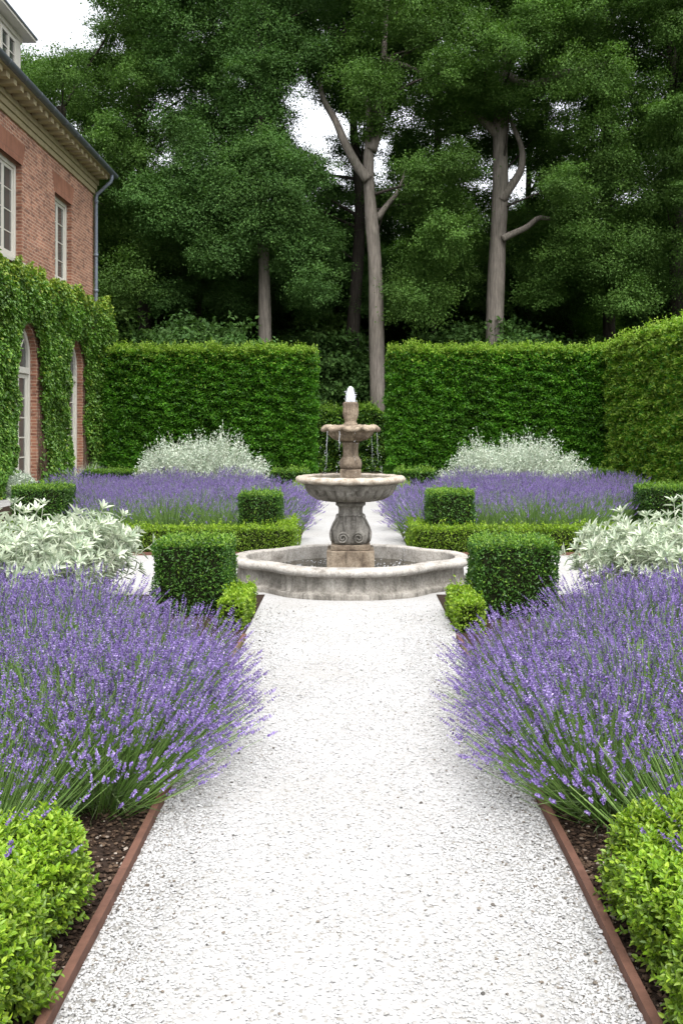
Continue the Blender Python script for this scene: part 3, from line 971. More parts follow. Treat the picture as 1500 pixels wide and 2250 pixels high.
def squarish(p):
    def f(a, i, r, z):
        s = (np.abs(np.cos(a)) ** p + np.abs(np.sin(a)) ** p) ** (-1 / p)
        return r * (1 + (s - 1) * .55), z
    return f


def ped(a, i, r, z):
    s = (np.abs(np.cos(a)) ** 4 + np.abs(np.sin(a)) ** 4) ** (-1 / 4)
    d_ = np.abs(((a + np.pi / 16) % (np.pi / 8)) - np.pi / 16) / (np.pi / 8)
    fl = 1 - (.075 if 1 < i < 10 else .04) * np.exp(-(d_ / .12) ** 2)
    return r * (1 + (s - 1) * .45) * fl, z


prof = [(.20, .49), (.215, .495), (.236, .53), (.248, .575), (.250, .62), (.240, .67), (.218, .72), (.192, .765), (.172, .80), (.162, .825), (.178, .832), (.180, .842), (.158, .85),
        (.152, .88), (.155, .92), (.166, .945), (.19, .955), (.192, .985), (.18, .995), (.10, 1.0)]
mb = MB(); mb.lathe([(r * .96, z) for r, z in prof], 96, ped)
pe = mb.build('pedestal', M['stone_grey'], fn, True)
for s in range(4):                      # pairs of scrolls on each face of the pedestal
    mb = MB()
    ang = s * math.pi / 2 - math.pi / 2
    for sg in (-1, 1):
        t = np.linspace(0, 1, 46)
        sa = t * 4.1 * math.pi
        rad_ = .066 * (1 - t) ** .8 + .006
        u = sg * (.094 - np.cos(sa) * rad_); zz = .575 + np.sin(sa) * rad_ * 1.0
        lead_u = sg * np.array([.058, .060, .058, .048, .036, .028]); lead_z = np.array([.84, .79, .74, .69, .63, .585])
        lead_u = sg * np.array([.075, .076, .074, .066, .05, .032]); lead_z = np.array([.83, .78, .73, .69, .64, .60])
        uu = np.concatenate([lead_u, u[0:]]); z2 = np.concatenate([lead_z, zz])
        rp = np.interp(z2, [p[1] for p in prof], [p[0] * .965 for p in prof])
        depth = rp * 1.03 - .10 * (np.abs(uu)) ** 2 / .1 * .35
        depth = np.maximum(depth, .15)
        pts = np.stack([uu, -depth, z2], -1)
        c, s_ = math.cos(ang + math.pi / 2), math.sin(ang + math.pi / 2)
        pts = np.stack([pts[:, 0] * c - pts[:, 1] * s_, pts[:, 0] * s_ + pts[:, 1] * c, pts[:, 2]], -1)
        mb.tube(pts, np.concatenate([np.full(6, .010), np.linspace(.013, .009, 46)]), 6)
    mb.build('scroll', M['stone_grey'], pe, True)


def gad(n_, amp, i0, i1):
    def f(a, i, r, z):
        if i0 <= i <= i1:
            per = 2 * np.pi / n_; d_ = np.abs((a + per / 2) % per - per / 2) / per
            r = r * (1 - amp * np.exp(-(d_ / .11) ** 2))
        return r, z
    return f


prof = [(.10, 1.0), (.20, 1.004), (.34, 1.012), (.42, 1.03), (.485, 1.07), (.525, 1.11), (.548, 1.15), (.553, 1.165), (.56, 1.17), (.565, 1.20), (.59, 1.222), (.615, 1.232), (.64, 1.236)]
mb = MB(); mb.lathe(prof, 224, gad(26, .085, 2, 6))
bowl = mb.build('large_bowl', M['stone_grey'], fn, True)
prof = [(.63, 1.235), (.655, 1.24), (.672, 1.258), (.673, 1.28), (.66, 1.30), (.63, 1.312), (.58, 1.316), (.54, 1.308), (.52, 1.28), (.40, 1.22), (.12, 1.19)]


def worn(a, i, r, z):
    w = 1 + .006 * np.sin(a * 11) + .004 * np.sin(a * 23 + i)
    return r * w, z + .003 * np.sin(a * 17 + i)


mb = MB(); mb.lathe(prof, 160, worn)
mb.build('bowl_rim', M['stone_rim'], bowl, True)
mb = MB(); mb.lathe([(.53, 1.299), (.3, 1.299), (.01, 1.299)], 64)
bw_ = mb.build('bowl_water', M['water'], bowl, True)

mb = MB(); mb.box(-.128, .128, -.128, .128, 1.20, 1.395)
mb.build('column_base', M['stone_brown'], fn, bevel=.01)


def col(a, i, r, z):
    s = (np.abs(np.cos(a)) ** 4 + np.abs(np.sin(a)) ** 4) ** (-1 / 4)
    return r * (1 + (s - 1) * .4) * (1 - .03 * np.abs(np.sin(a * 6)) ** .5), z


prof = [(.10, 1.395), (.128, 1.40), (.136, 1.43), (.138, 1.47), (.128, 1.51), (.108, 1.535), (.096, 1.56), (.093, 1.60), (.093, 1.65), (.098, 1.69), (.106, 1.71), (.105, 1.725), (.06, 1.73)]
mb = MB(); mb.lathe(prof, 96, col)
mb.build('upper_column', M['stone_brown'], fn, True)


def shell(a, i, r, z):
    if i >= 7:
        lob = np.abs(np.cos(a * 4.5 + .6)) ** .6
        r = r * (1 - .07 * (1 - lob)); z = z - (.022 * lob if 7 <= i <= 11 else 0) + .014 * (1 - lob)
    elif 1 <= i <= 5:
        r = r * (1 - .045 * (1 - np.abs(np.sin(a * 9)) ** .5))
    return r, z


prof = [(.05, 1.73), (.11, 1.732), (.19, 1.75), (.245, 1.785), (.275, 1.82), (.288, 1.85), (.30, 1.862), (.335, 1.868), (.362, 1.878), (.370, 1.898), (.362, 1.918), (.335, 1.93), (.30, 1.932), (.26, 1.915), (.10, 1.89), (.02, 1.89)]
mb = MB(); mb.lathe(prof, 180, shell)
mb.build('small_bowl', M['stone_brown'], fn, True)


def urn(a, i, r, z):
    if 5 <= i <= 9:
        r = r * (1 - .10 * (1 - np.abs(np.sin(a * 7)) ** .6)) * (1 + .02 * np.sin(a * 5 + i))
    return r, z


prof = [(.05, 1.89), (.085, 1.92), (.085, 1.955), (.07, 1.97), (.072, 1.985), (.082, 2.01), (.096, 2.06), (.100, 2.11), (.096, 2.16), (.098, 2.185), (.095, 2.205), (.078, 2.217), (.05, 2.218), (.045, 2.19)]
mb = MB(); mb.lathe(prof, 112, urn)
mb.build('finial_urn', M['stone_brown'], fn, True)

# water: the jet and the threads falling from the rim of the small bowl
def jet(a, i, r, z):
    return r * (1 + .12 * np.sin(a * 5 + i * 1.3) + .08 * np.sin(a * 9 - i)), z + .004 * np.sin(a * 4 + i)


mb = MB(); mb.lathe([(.055, 2.20), (.058, 2.235), (.052, 2.27), (.048, 2.31), (.044, 2.35), (.034, 2.385), (.018, 2.402), (.001, 2.408)], 40, jet)
g = np.random.default_rng(5)
for i in range(60):
    a = g.uniform(0, 6.283); r_ = g.uniform(.045, .08); z_ = g.uniform(2.215, 2.36)
    mb.add(IV * g.uniform(.003, .007) + np.array([r_ * math.cos(a), r_ * math.sin(a), z_]), IF)
jt = mb.build('water_jet', M['spray'], None, True)
jt.location = (FX, FY, 0)
tag(jt, 'white bubbling water jet on top of the stone fountain', 'water jet')

mb = MB()
for i in range(11):
    a = i / 11 * 6.283 + .25 + g.uniform(-.12, .12)
    r0 = .35 + g.uniform(-.01, .015)
    big = g.random() < .45
    z0 = 1.86
    for j in range(30 if big else 10):
        t = g.random()
        z = z0 - (z0 - 1.31) * t
        rr_ = r0 + .05 * t + g.normal() * .010 * (.3 + t)
        aa = a + g.normal() * .05 * (.2 + t)
        s = g.uniform(.0014, .003)
        V = IV * np.array([s, s, s * g.uniform(1.2, 3.5)]) + np.array([rr_ * math.cos(aa), rr_ * math.sin(aa), z])
        mb.add(V, IF)
    if big:
        zz = np.linspace(0, g.uniform(.2, .5), 6)
        pts = np.stack([(r0 + .04 * zz) * math.cos(a) + 0 * zz, (r0 + .04 * zz) * math.sin(a) + 0 * zz, z0 - zz], -1)
        mb.tube(pts + g.normal(size=pts.shape) * .003, np.linspace(.0024, .0010, 6), 5)
for i in range(9):                     # drips from the big bowl and splashes in the basin
    a = g.choice([0, math.pi]) + g.uniform(-.6, .6); r0 = .66
    for j in range(8):
        z = g.uniform(.18, 1.22); s = g.uniform(.0018, .0035)
        mb.add(IV * np.array([s, s, s * 4]) + np.array([r0 * math.cos(a), r0 * math.sin(a), z]), IF)
for i in range(420):
    a = g.uniform(0, 6.283); r0 = .55 + g.normal() * .22
    s = g.uniform(.003, .008)
    mb.add(IV * np.array([s * 1.6, s * 1.6, s * .6]) + np.array([r0 * 1.2 * math.cos(a), max(-.8, min(.8, r0 * math.sin(a))), .172 + abs(g.normal()) * .012]), IF)
dr = mb.build('falling_water', M['spray'], None, True)
dr.location = (FX, FY, 0)
tag(dr, kind='stuff')

# ------------------------------------------------------------------ house
HX = -9.4                  # garden front
HY0, HY1 = 15.0, 33.3
WT = 10.98                 # wall top
house = empty('brick_house', (HX, (HY0 + HY1) / 2, 0), 'red brick house with tall white windows, arched doors and an ivy-clad ground floor', 'house')
HL = np.array([HX, (HY0 + HY1) / 2, 0])


def hb(mb, name, mats, parent=house, smooth=False, bevel=0.0):
    mb.v = [v - (HL if parent is house else 0) for v in mb.v] if parent is house else mb.v
    return mb.build(name, mats, parent, smooth, bevel)


def sub(mb, name, mats, parent, smooth=False, bevel=0.0):
    mb.v = [v - HL for v in mb.v]
    return mb.build(name, mats, parent, smooth, bevel)


WIN = [(s, s + 1.75) for s in (19.7, 24.3, 28.95)]
DOOR = [(s, s + 1.85) for s in (20.75, 25.4, 30.05)]
WZ0, WZ1 = 6.62, 9.42
DZS, RV = 3.98, .20
ops = [('w', a, b_) for a, b_ in WIN] + [('d', a, b_) for a, b_ in DOOR]


def dtop(s, a, b_):
    c, r = (a + b_) / 2, (b_ - a) / 2
    return DZS + math.sqrt(max(0, r * r - (s - c) ** 2)) * 1.02


brk = {HY0, HY1}
for kd, a, b_ in ops:
    brk |= {a, b_}
    if kd == 'd':
        c, r = (a + b_) / 2, (b_ - a) / 2
        brk |= {c - r * math.cos(t) for t in np.linspace(0, math.pi, 19)[1:-1]}
brk = sorted(brk)
mb = MB()
for s0, s1 in zip(brk[:-1], brk[1:]):
    if s1 - s0 < 1e-6: continue
    sm_ = (s0 + s1) / 2
    z0a = z0b = -.02
    spans = []
    for kd, a, b_ in ops:
        if a < sm_ < b_:
            if kd == 'd': spans.append((-.02, -.02, dtop(s0, a, b_), dtop(s1, a, b_)))
            else: spans.append((WZ0, WZ0, WZ1, WZ1))
    spans.sort()
    cur = (-.02, -.02)
    for b0, b1, t0, t1 in spans + [(WT, WT, WT, WT)]:
        if b0 > cur[0] + 1e-6:
            mb.quad((HX, s0, cur[0]), (HX, s1, cur[1]), (HX, s1, b1), (HX, s0, b0))
        cur = (t0, t1)
# reveals
for kd, a, b_ in ops:
    x1 = HX - RV - .12
    if kd == 'w':
        mb.quad((HX, b_, WZ0), (x1, b_, WZ0), (x1, b_, WZ1), (HX, b_, WZ1), 1); mb.quad((x1, a, WZ0), (HX, a, WZ0), (HX, a, WZ1), (x1, a, WZ1), 1)
        mb.quad((HX, a, WZ1), (HX, b_, WZ1), (x1, b_, WZ1), (x1, a, WZ1), 1); mb.quad((HX, b_, WZ0), (HX, a, WZ0), (x1, a, WZ0), (x1, b_, WZ0), 1)
    else:
        c, r = (a + b_) / 2, (b_ - a) / 2
        ss = [a] + [c - r * math.cos(t) for t in np.linspace(0, math.pi, 19)] + [b_]
        zz = [-.02] + [dtop(s, a, b_) for s in ss[1:-1]] + [-.02]
        for i in range(len(ss) - 1):
            mb.quad((HX, ss[i], zz[i]), (HX, ss[i + 1], zz[i + 1]), (x1, ss[i + 1], zz[i + 1]), (x1, ss[i], zz[i]), 1)
# other walls
XB = -19.0
mb.quad((HX, HY1, -.02), (XB, HY1, -.02), (XB, HY1, WT), (HX, HY1, WT), 1)
mb.quad((XB, HY0, -.02), (HX, HY0, -.02), (HX, HY0, WT), (XB, HY0, WT), 1)
mb.quad((XB, HY1, -.02), (XB, HY0, -.02), (XB, HY0, WT), (XB, HY1, WT), 0)
xr = (HX + XB) / 2
mb.add([(HX, HY1, WT), (XB, HY1, WT), (xr, HY1, WT + 3.7)], [(0, 1, 2)], None, 1)
mb.add([(XB, HY0, WT), (HX, HY0, WT), (xr, HY0, WT + 3.7)], [(0, 1, 2)], None, 1)
hb(mb, 'wall', [M['brick'], M['brick_end']])

for a, b_ in WIN:          # flat arches of upright bricks
    mb = MB()
    V = [(HX + .004, a - .06, WZ1), (HX + .004, b_ + .06, WZ1), (HX + .004, b_ + .26, WZ1 + .62), (HX + .004, a - .26, WZ1 + .62)]
    V += [(HX - .05, y, z) for _, y, z in V]
    mb.add(V, [(0, 1, 2, 3), (0, 3, 7, 4), (1, 5, 6, 2), (3, 2, 6, 7), (0, 4, 5, 1)])
    hb(mb, 'lintel', [M['lintel']])


def bars(mb, xf, xb, items):
    for (y0, y1, z0, z1) in items:
        mb.box(xb, xf, y0, y1, z0, z1)


for a, b_ in WIN:
    xf = HX - RV + .03
    mb = MB()
    fw = .13
    bars(mb, xf, xf - .12, [(a + .003, a + fw, WZ0 + .003, WZ1 - .003), (b_ - fw, b_ - .003, WZ0 + .003, WZ1 - .003), (a + fw, b_ - fw, WZ1 - fw, WZ1 - .003), (a + fw, b_ - fw, WZ0 + .003, WZ0 + .16)])
    mid = (a + b_) / 2
    fr = hb(mb, 'window', [M['white_paint']], bevel=.012)
    mb = MB()
    x2 = xf - .045
    ia, ib = a + fw, b_ - fw
    z0, z1 = WZ0 + .16, WZ1 - fw
    for (p0, p1) in ((ia, mid), (mid, ib)):
        bars(mb, x2, x2 - .05, [(p0 + .001, p0 + .085, z0, z1), (p1 - .085, p1 - .001, z0, z1), (p0 + .085, p1 - .085, z1 - .09, z1 - .001), (p0 + .085, p1 - .085, z0 + .001, z0 + .12)])
        for f in (.26, .5, .74):
            zc = z0 + (z1 - z0) * f
            mb.box(x2 - .035, x2 - .01, p0 + .085, p1 - .085, zc - .016, zc + .016)
    sub(mb, 'sash', [M['white_paint']], fr, bevel=.006)
    mb = MB(); mb.box(x2 - .04, x2 - .028, ia, ib, z0, z1)
    sub(mb, 'pane', [M['glass']], fr)
    mb = MB(); mb.box(HX - RV + .02, HX + .07, a - .10, b_ + .10, WZ0 - .11, WZ0 - .002)
    sub(mb, 'sill', [M['white_paint']], fr, bevel=.01)


def arch(mb, a, b_, inset, wdt, x0, x1, zb):
    """arched band: outer edge `inset` inside the opening, `wdt` wide, from x1 (back) to x0 (front)"""
    c, r = (a + b_) / 2, (b_ - a) / 2
    def line(d):
        rr_ = r - d
        pts = [(c - rr_, zb)] + [(c - rr_ * math.cos(t), DZS + rr_ * 1.02 * math.sin(t)) for t in np.linspace(0, math.pi, 25)] + [(c + rr_, zb)]
        return np.array(pts)
    o, i = line(inset), line(inset + wdt)
    n_ = len(o)
    V = np.concatenate([np.c_[np.full(n_, x0), o], np.c_[np.full(n_, x0), i], np.c_[np.full(n_, x1), i], np.c_[np.full(n_, x1), o]])
    F = []
    for q in range(n_ - 1):
        for s in range(4):
            F.append((s * n_ + q, s * n_ + q + 1, ((s + 1) % 4) * n_ + q + 1, ((s + 1) % 4) * n_ + q))
    mb.add(V, F)


for a, b_ in DOOR:
    xf = HX - RV + .02
    c = (a + b_) / 2
    mb = MB()
    arch(mb, a, b_, .004, .14, xf, xf - .14, 0)
    mb.box(xf - .14, xf + .03, a + .144, b_ - .144, 3.50, 3.68)
    dr_ = hb(mb, 'door', [M['white_paint']], bevel=.01)
    mb = MB()
    x2 = xf - .05
    ia, ib = a + .145, b_ - .145
    for (p0, p1) in ((ia, c), (c, ib)):
        bars(mb, x2, x2 - .06, [(p0 + .001, p0 + .13, .02, 3.499), (p1 - .13, p1 - .001, .02, 3.499), (p0 + .13, p1 - .13, 3.36, 3.498), (p0 + .13, p1 - .13, .02, .45)])
        for f in (.2, .4, .6, .8):
            zc = .45 + 2.91 * f
            mb.box(x2 - .045, x2 - .012, p0 + .13, p1 - .13, zc - .018, zc + .018)
    sub(mb, 'door_leaf', [M['white_paint']], dr_, bevel=.008)
    mb = MB(); mb.box(x2 - .05, x2 - .034, ia, ib, .03, 3.499)
    sub(mb, 'pane', [M['curtain' if False else 'glass']], dr_)
    mb = MB()               # fanlight bars
    r = (b_ - a) / 2 - .145
    for t in (.25, .5, .75):
        an = math.pi * t
        p0 = np.array([x2 - .025, c - .12 * math.cos(an), 3.70 + .12 * math.sin(an)]); p1 = np.array([x2 - .025, c - r * math.cos(an) * .98, DZS + r * math.sin(an) * .98])
        pm = (p0 + p1) / 2 + np.array([0, .10 * math.cos(an), .02])
        mb.tube(np.stack([p0, pm, p1]), .02, 4)
    sub(mb, 'fanlight_bars', [M['white_paint']], dr_)
    mb = MB()
    pts = [(c - r * math.cos(t), DZS + r * 1.02 * math.sin(t)) for t in np.linspace(0, math.pi, 25)]
    V = [(x2 - .04, ib, 3.68), (x2 - .04, ia, 3.68)] + [(x2 - .04, y, z) for y, z in pts]
    mb.add(V, [tuple(range(len(V)))])
    sub(mb, 'fanlight_pane', [M['glass']], dr_)

# cornice, soffit and mutules
mb = MB()
ya, yb = HY0 - .3, HY1 + .25
mb.box(HX - .1, HX + .06, ya + .2, yb - .2, 10.45, 10.62)
mb.box(HX - .1, HX + .11, ya + .15, yb - .15, 10.62, 10.80)
mb.box(HX - .1, HX + .17, ya + .1, yb - .1, 10.80, 10.965)
mb.box(HX - .1, HX + .66, ya, yb, 11.10, 11.16)
cn = hb(mb, 'cornice', [M['trim']], bevel=.012)
bm_ = None
y = ya + .15
while y < yb - .3:
    if bm_ is None:
        mb = MB(); mb.box(HX + .171, HX + .58, y, y + .24, 10.94, 11.098)
        bm_ = sub(mb, 'eaves_bracket', [M['trim']], cn, bevel=.01); yb0 = y
    else:
        c_ = bm_.copy(); COL.objects.link(c_); c_.parent = cn; c_.location = (0, y - yb0, 0)
    y += .5
mb = MB()
mb.box(HX - .1, HX + .17, ya + .1, yb - .1, 10.966, 11.098)
sub(mb, 'frieze', [plain('shade_brown_frieze', (.20, .13, .07), .9, .1, .35, 4)], cn)  # brown paints in the shade between the eaves brackets
# gutter: half-round trough
mb = MB()
an = np.linspace(-.1, math.pi + .1, 11)
gx, gz, gr = HX + .70, 11.235, .115
pr = [(gx + gr * math.cos(t), gz - gr * math.sin(t)) for t in an] + [(gx + (gr - .012) * math.cos(t), gz - (gr - .012) * math.sin(t)) for t in an[::-1]]
k_ = len(pr)
V = [(x, HY0 - .45, z) for x, z in pr] + [(x, HY1 + .42, z) for x, z in pr]
mb.add(V, [(i, (i + 1) % k_, k_ + (i + 1) % k_, k_ + i) for i in range(k_)])
mb.add([(x, HY1 + .42, z) for x, z in pr[:11]], [tuple(range(11))])
for y in np.arange(HY0, HY1, 1.15):
    pts = [(gx + (gr + .004) * math.cos(t), y, gz - (gr + .004) * math.sin(t)) for t in an]
    mb.tube(pts, .012, 4)
gt = hb(mb, 'gutter', [M['lead']])
# roof
mb = MB()
zr = 11.27; xe = HX + .62
ridge = zr + (xe - xr) * .78
x2 = 2 * xr - xe
for (p, q_) in (((xe, zr), (xr, ridge)), ((xr, ridge), (x2, zr))):
    mb.quad((p[0], HY0 - .4, p[1]), (p[0], HY1 + .4, p[1]), (q_[0], HY1 + .4, q_[1]), (q_[0], HY0 - .4, q_[1]))
    mb.quad((p[0], HY1 + .4, p[1] - .1), (p[0], HY0 - .4, p[1] - .1), (q_[0], HY0 - .4, q_[1] - .1), (q_[0], HY1 + .4, q_[1] - .1))
for yv in (HY0 - .4, HY1 + .4):
    mb.quad((xe, yv, zr - .1), (xe, yv, zr), (xr, yv, ridge), (xr, yv, ridge - .1)); mb.quad((xr, yv, ridge - .1), (xr, yv, ridge), (x2, yv, zr), (x2, yv, zr - .1))
mb.quad((xe, HY0 - .4, zr - .1), (xe, HY1 + .4, zr - .1), (xe, HY1 + .4, zr), (xe, HY0 - .4, zr))
rf = hb(mb, 'roof', [M['slate']])
# dormer
dx, dy0, dy1 = HX - .12, 24.25, 26.2
dzt = 13.25
mb = MB()
mb.box(dx - 3.0, dx, dy0, dy1, 11.5, dzt - .12)
mb.box(dx - 3.0, dx + .06, dy0 - .06, dy1 + .06, dzt - .26, dzt - .12)
mb.box(dx, dx + .03, dy0, dy0 + .32, 11.6, dzt - .26); mb.box(dx, dx + .03, dy1 - .32, dy1, 11.6, dzt - .26)
dm = hb(mb, 'dormer', [M['white_paint']], bevel=.01)
mb = MB()
ov = .36
e0, e1 = dy0 - ov, dy1 + ov
xf = dx + ov
for z_, mi in ((dzt - .11, 1),):
    mb.box(dx - 3, xf, e0, e1, z_, dzt - .035, 1)
mb.box(dx - 3, xf + .03, e0 - .03, e1 + .03, dzt - .034, dzt + .02, 2)
cy_ = (dy0 + dy1) / 2
V = [(xf, e0, dzt + .021), (xf, e1, dzt + .021), (dx - 3, e1, dzt + .021), (dx - 3, e0, dzt + .021), (dx - .75, cy_, dzt + 1.0), (dx - 3, cy_, dzt + 1.0)]
mb.add(V, [(0, 1, 4), (1, 2, 5, 4), (3, 0, 4, 5)], None, 0)
sub(mb, 'dormer_roof', [M['slate'], M['white_paint'], M['lead']], dm)
mb = MB()
wa, wb = dy0 + .42, dy1 - .42
bars(mb, dx + .05, dx + .002, [(wa, wa + .10, 11.7, 12.9), (wb - .10, wb, 11.7, 12.9), (wa + .1, wb - .1, 12.80, 12.9), (cy_ - .06, cy_ + .06, 11.7, 12.8)])
for z_ in (12.05, 12.42):
    mb.box(dx + .012, dx + .035, wa + .1, cy_ - .06, z_ - .015, z_ + .015); mb.box(dx + .012, dx + .035, cy_ + .06, wb - .1, z_ - .015, z_ + .015)
dw = sub(mb, 'dormer_window', [M['white_paint']], dm)
mb = MB(); mb.box(dx + .001, dx + .010, wa + .1, wb - .1, 11.7, 12.8)
dwp = sub(mb, 'dormer_pane', [M['glass']], dm)
# downpipe with swan neck
mb = MB()
py_ = HY1 - .12
pts = [(gx, py_, gz - .1), (gx, py_, 11.0), (gx - .03, py_, 10.88), (gx - .25, py_, 10.68), (HX + .16, py_, 10.42), (HX + .13, py_, 10.28), (HX + .13, py_, 10.1), (HX + .13, py_, 5), (HX + .13, py_, 0)]
mb.tube(pts, .062, 10)
for z_ in (10.15, 8.2, 6.9):
    mb.tube([(HX + .13, py_, z_ - .06), (HX + .13, py_, z_ + .06)], .078, 10)
hb(mb, 'downpipe', [plain('bluish_pipe_paint', (.16, .19, .23), .5, .4, .1, 5)], smooth=True)

# ------------------------------------------------------------------ ivy
mb, ms = MB(), MB()
n_ = 150000
s = rng.uniform(HY0, HY1 + .25, n_); z = rng.uniform(0, 7.1, n_)
topz = 6.52 + .18 * vn(np.stack([s, 0 * s, 0 * s], -1), 1.2) + .09 * vn(np.stack([s, 0 * s, 0 * s + 3], -1), 4)
keep = z < topz
din = np.full(n_, 9.0)
for a, b_ in DOOR:
    c, r = (a + b_) / 2, (b_ - a) / 2
    dz_ = np.maximum(z - DZS, 0)
    d_ = np.where(z > DZS, np.hypot(s - c, dz_) - r, np.abs(s - c) - r)
    din = np.minimum(din, d_)
fuzz = .06 * vn(np.stack([s * 0, s, z], -1), 4)
keep &= din > (.05 + fuzz)
# right-hand jamb strips left bare low down
for a, b_ in DOOR:
    bare = (s > b_) & (s < b_ + (.55 if b_ < 31 else .16) + .2 * np.sin(z * 2.1)) & (z < 2.5 + .3 * np.sin(s * 9)) & (z > .55)
    keep &= ~(bare & (rng.random(n_) < .93))
keep &= ~((z < .5) & (rng.random(n_) < .55))
s, z, din, topz = s[keep], z[keep], din[keep], topz[keep]
N0 = np.array([1.0, 0, 0])
thick = .10 + .22 * np.clip((z - 1.0) / 4, .25, 1) * np.clip(din / .35, .25, 1) + .09 * vn(np.stack([s * 0, s, z], -1), 1.6) + .05 * vn(np.stack([s * 0, s, z], -1), 4.5)
dpt = rng.random(len(s)) ** .8
P = np.stack([HX + .015 + np.maximum(thick, .04) * (1 - .75 * dpt * rng.random(len(s))), s, z], -1)
up = np.array([0, 0, 1.0])
A = nrm(N0 * .55 - up * .6 + rng.normal(size=P.shape) * .5)
NN = nrm(N0 * .75 + up * .75 + rng.normal(size=P.shape) * .4)
thick += .36 * np.clip((s - 32.0) / .7, 0, 1) * np.clip(z / .8, .35, 1)
P[:, 0] = HX + .015 + np.maximum(thick, .04) * (1 - .75 * dpt * rng.random(len(s)))
L_ = rng.uniform(.07, .125, len(s))
isnew = rng.random(len(s)) < np.clip(.03 + .75 * (z - (topz - .8)) / .8, .03, .7)
for flag, mi in ((~isnew, 0), (isnew, 1)):
    mb.leaves(P[flag], A[flag], NN[flag], L_[flag], L_[flag] * .85, 'r', .12, None, mi, .15)
# return round the far corner
n2 = 11000
xx = HX - rng.uniform(-.5, .9, n2); zz = rng.uniform(0, 6.3, n2)
P = np.stack([xx, HY1 + rng.uniform(.02, .26, n2), zz], -1)
mb.leaves(P, nrm(-up * .6 + np.array([0, .5, 0]) + rng.normal(size=P.shape) * .5), nrm(np.array([0, .7, 0]) + up * .8 + rng.normal(size=P.shape) * .4), rng.uniform(.07, .12, n2), .09, 'r', .12, None, 0, .15)
for i in range(120):
    s0 = rng.uniform(HY0, HY1)
    if i < 70:
        j = rng.integers(len(DOOR)); s0 = DOOR[j][1] + .06 + rng.random() * .75
    ok = all(not (a - .02 < s0 < b_ + .02) for a, b_ in DOOR)
    if not ok: continue
    h_ = rng.uniform(1.5, 4.5); t = np.linspace(0, 1, 8)
    pts = np.stack([HX + .02 + .05 * rng.random(8), s0 + np.cumsum(rng.normal(size=8) * .05) * .6, t * h_], -1)
    for a, b_ in DOOR:
        pts[:, 1] = np.where((pts[:, 1] > a) & (pts[:, 1] < b_), np.where(s0 > b_, b_ + .03, a - .03), pts[:, 1])
    ms.tube(pts, np.linspace(.014, .006, 8), 4, caps=False)
iv = empty('ivy', (HX, 28, 0), 'thick ivy covering the ground floor wall of the brick house around its arched doors', 'ivy')
for b_, nm, mt in ((mb, 'leaves', [M['ivy'], M['ivy_new']]), (ms, 'vine_stems', [M['stem']])):
    b_.v = [v - np.array([HX, 28, 0]) for v in b_.v]
    b_.build(nm, mt, iv)

# ------------------------------------------------------------------ wood
# a leafy clump of unit radius, built of small tufts
def clump_base(seed, tufts=46, per=92, lo=-.9):
    g = np.random.default_rng(seed)
    zc = g.uniform(lo, 1, tufts); a = g.uniform(0, 6.283, tufts); q = np.sqrt(1 - zc ** 2)
    C = np.stack([q * np.cos(a), q * np.sin(a), zc], -1) * g.uniform(.35, 1.05, (tufts, 1))
    Pn = np.repeat(C, per, 0) + g.normal(size=(tufts * per, 3)) * np.array([.17, .17, .13]) * np.where(g.random((tufts * per, 1)) < .10, 1.8, 1)
    out = nrm(Pn)
    A = nrm(out * .5 + g.normal(size=Pn.shape) * .7 - np.array([0, 0, .25]))
    N = nrm(out * .55 + np.array([0, 0, .6]) + g.normal(size=Pn.shape) * .38)
    return Pn, A, N, np.repeat(g.random(tufts), per)


CB = [clump_base(40 + i) for i in range(6)]


def add_clump(mb, c, r, leaf, g, mi=0, frac=1.0, tone=0.0):
    Pn, A, N, tr = CB[g.integers(len(CB))]
    k_ = int(len(Pn) * frac)
    if frac < 1:
        idx = g.choice(len(Pn), k_, replace=False)
        Pn, A, N, tr = Pn[idx], A[idx], N[idx], tr[idx]
    a = g.uniform(0, 6.283); cs, sn = math.cos(a), math.sin(a)
    Rm = np.array([[cs, -sn, 0], [sn, cs, 0], [0, 0, 1]])
    s = leaf * g.uniform(.65, 1.3, len(Pn))
    mb.leaves(c + (Pn @ Rm.T) * r, A @ Rm.T, N @ Rm.T, s, s * .72, 'r', .15, np.clip(.45 * tr + .55 * g.random(len(Pn)) + tone, 0, 1), mi, .1)


def limb(mb, p0, p1, r0, r1, g, sag=.3, k=6):
    t = np.linspace(0, 1, k)[:, None]
    mid = (p0 + p1) / 2 + np.array([0, 0, sag]) + g.normal(size=3) * .25
    pts = (1 - t) ** 2 * p0 + 2 * t * (1 - t) * mid + t ** 2 * p1
    mb.tube(pts, np.linspace(r0, r1, k), 6, 1, caps=False)


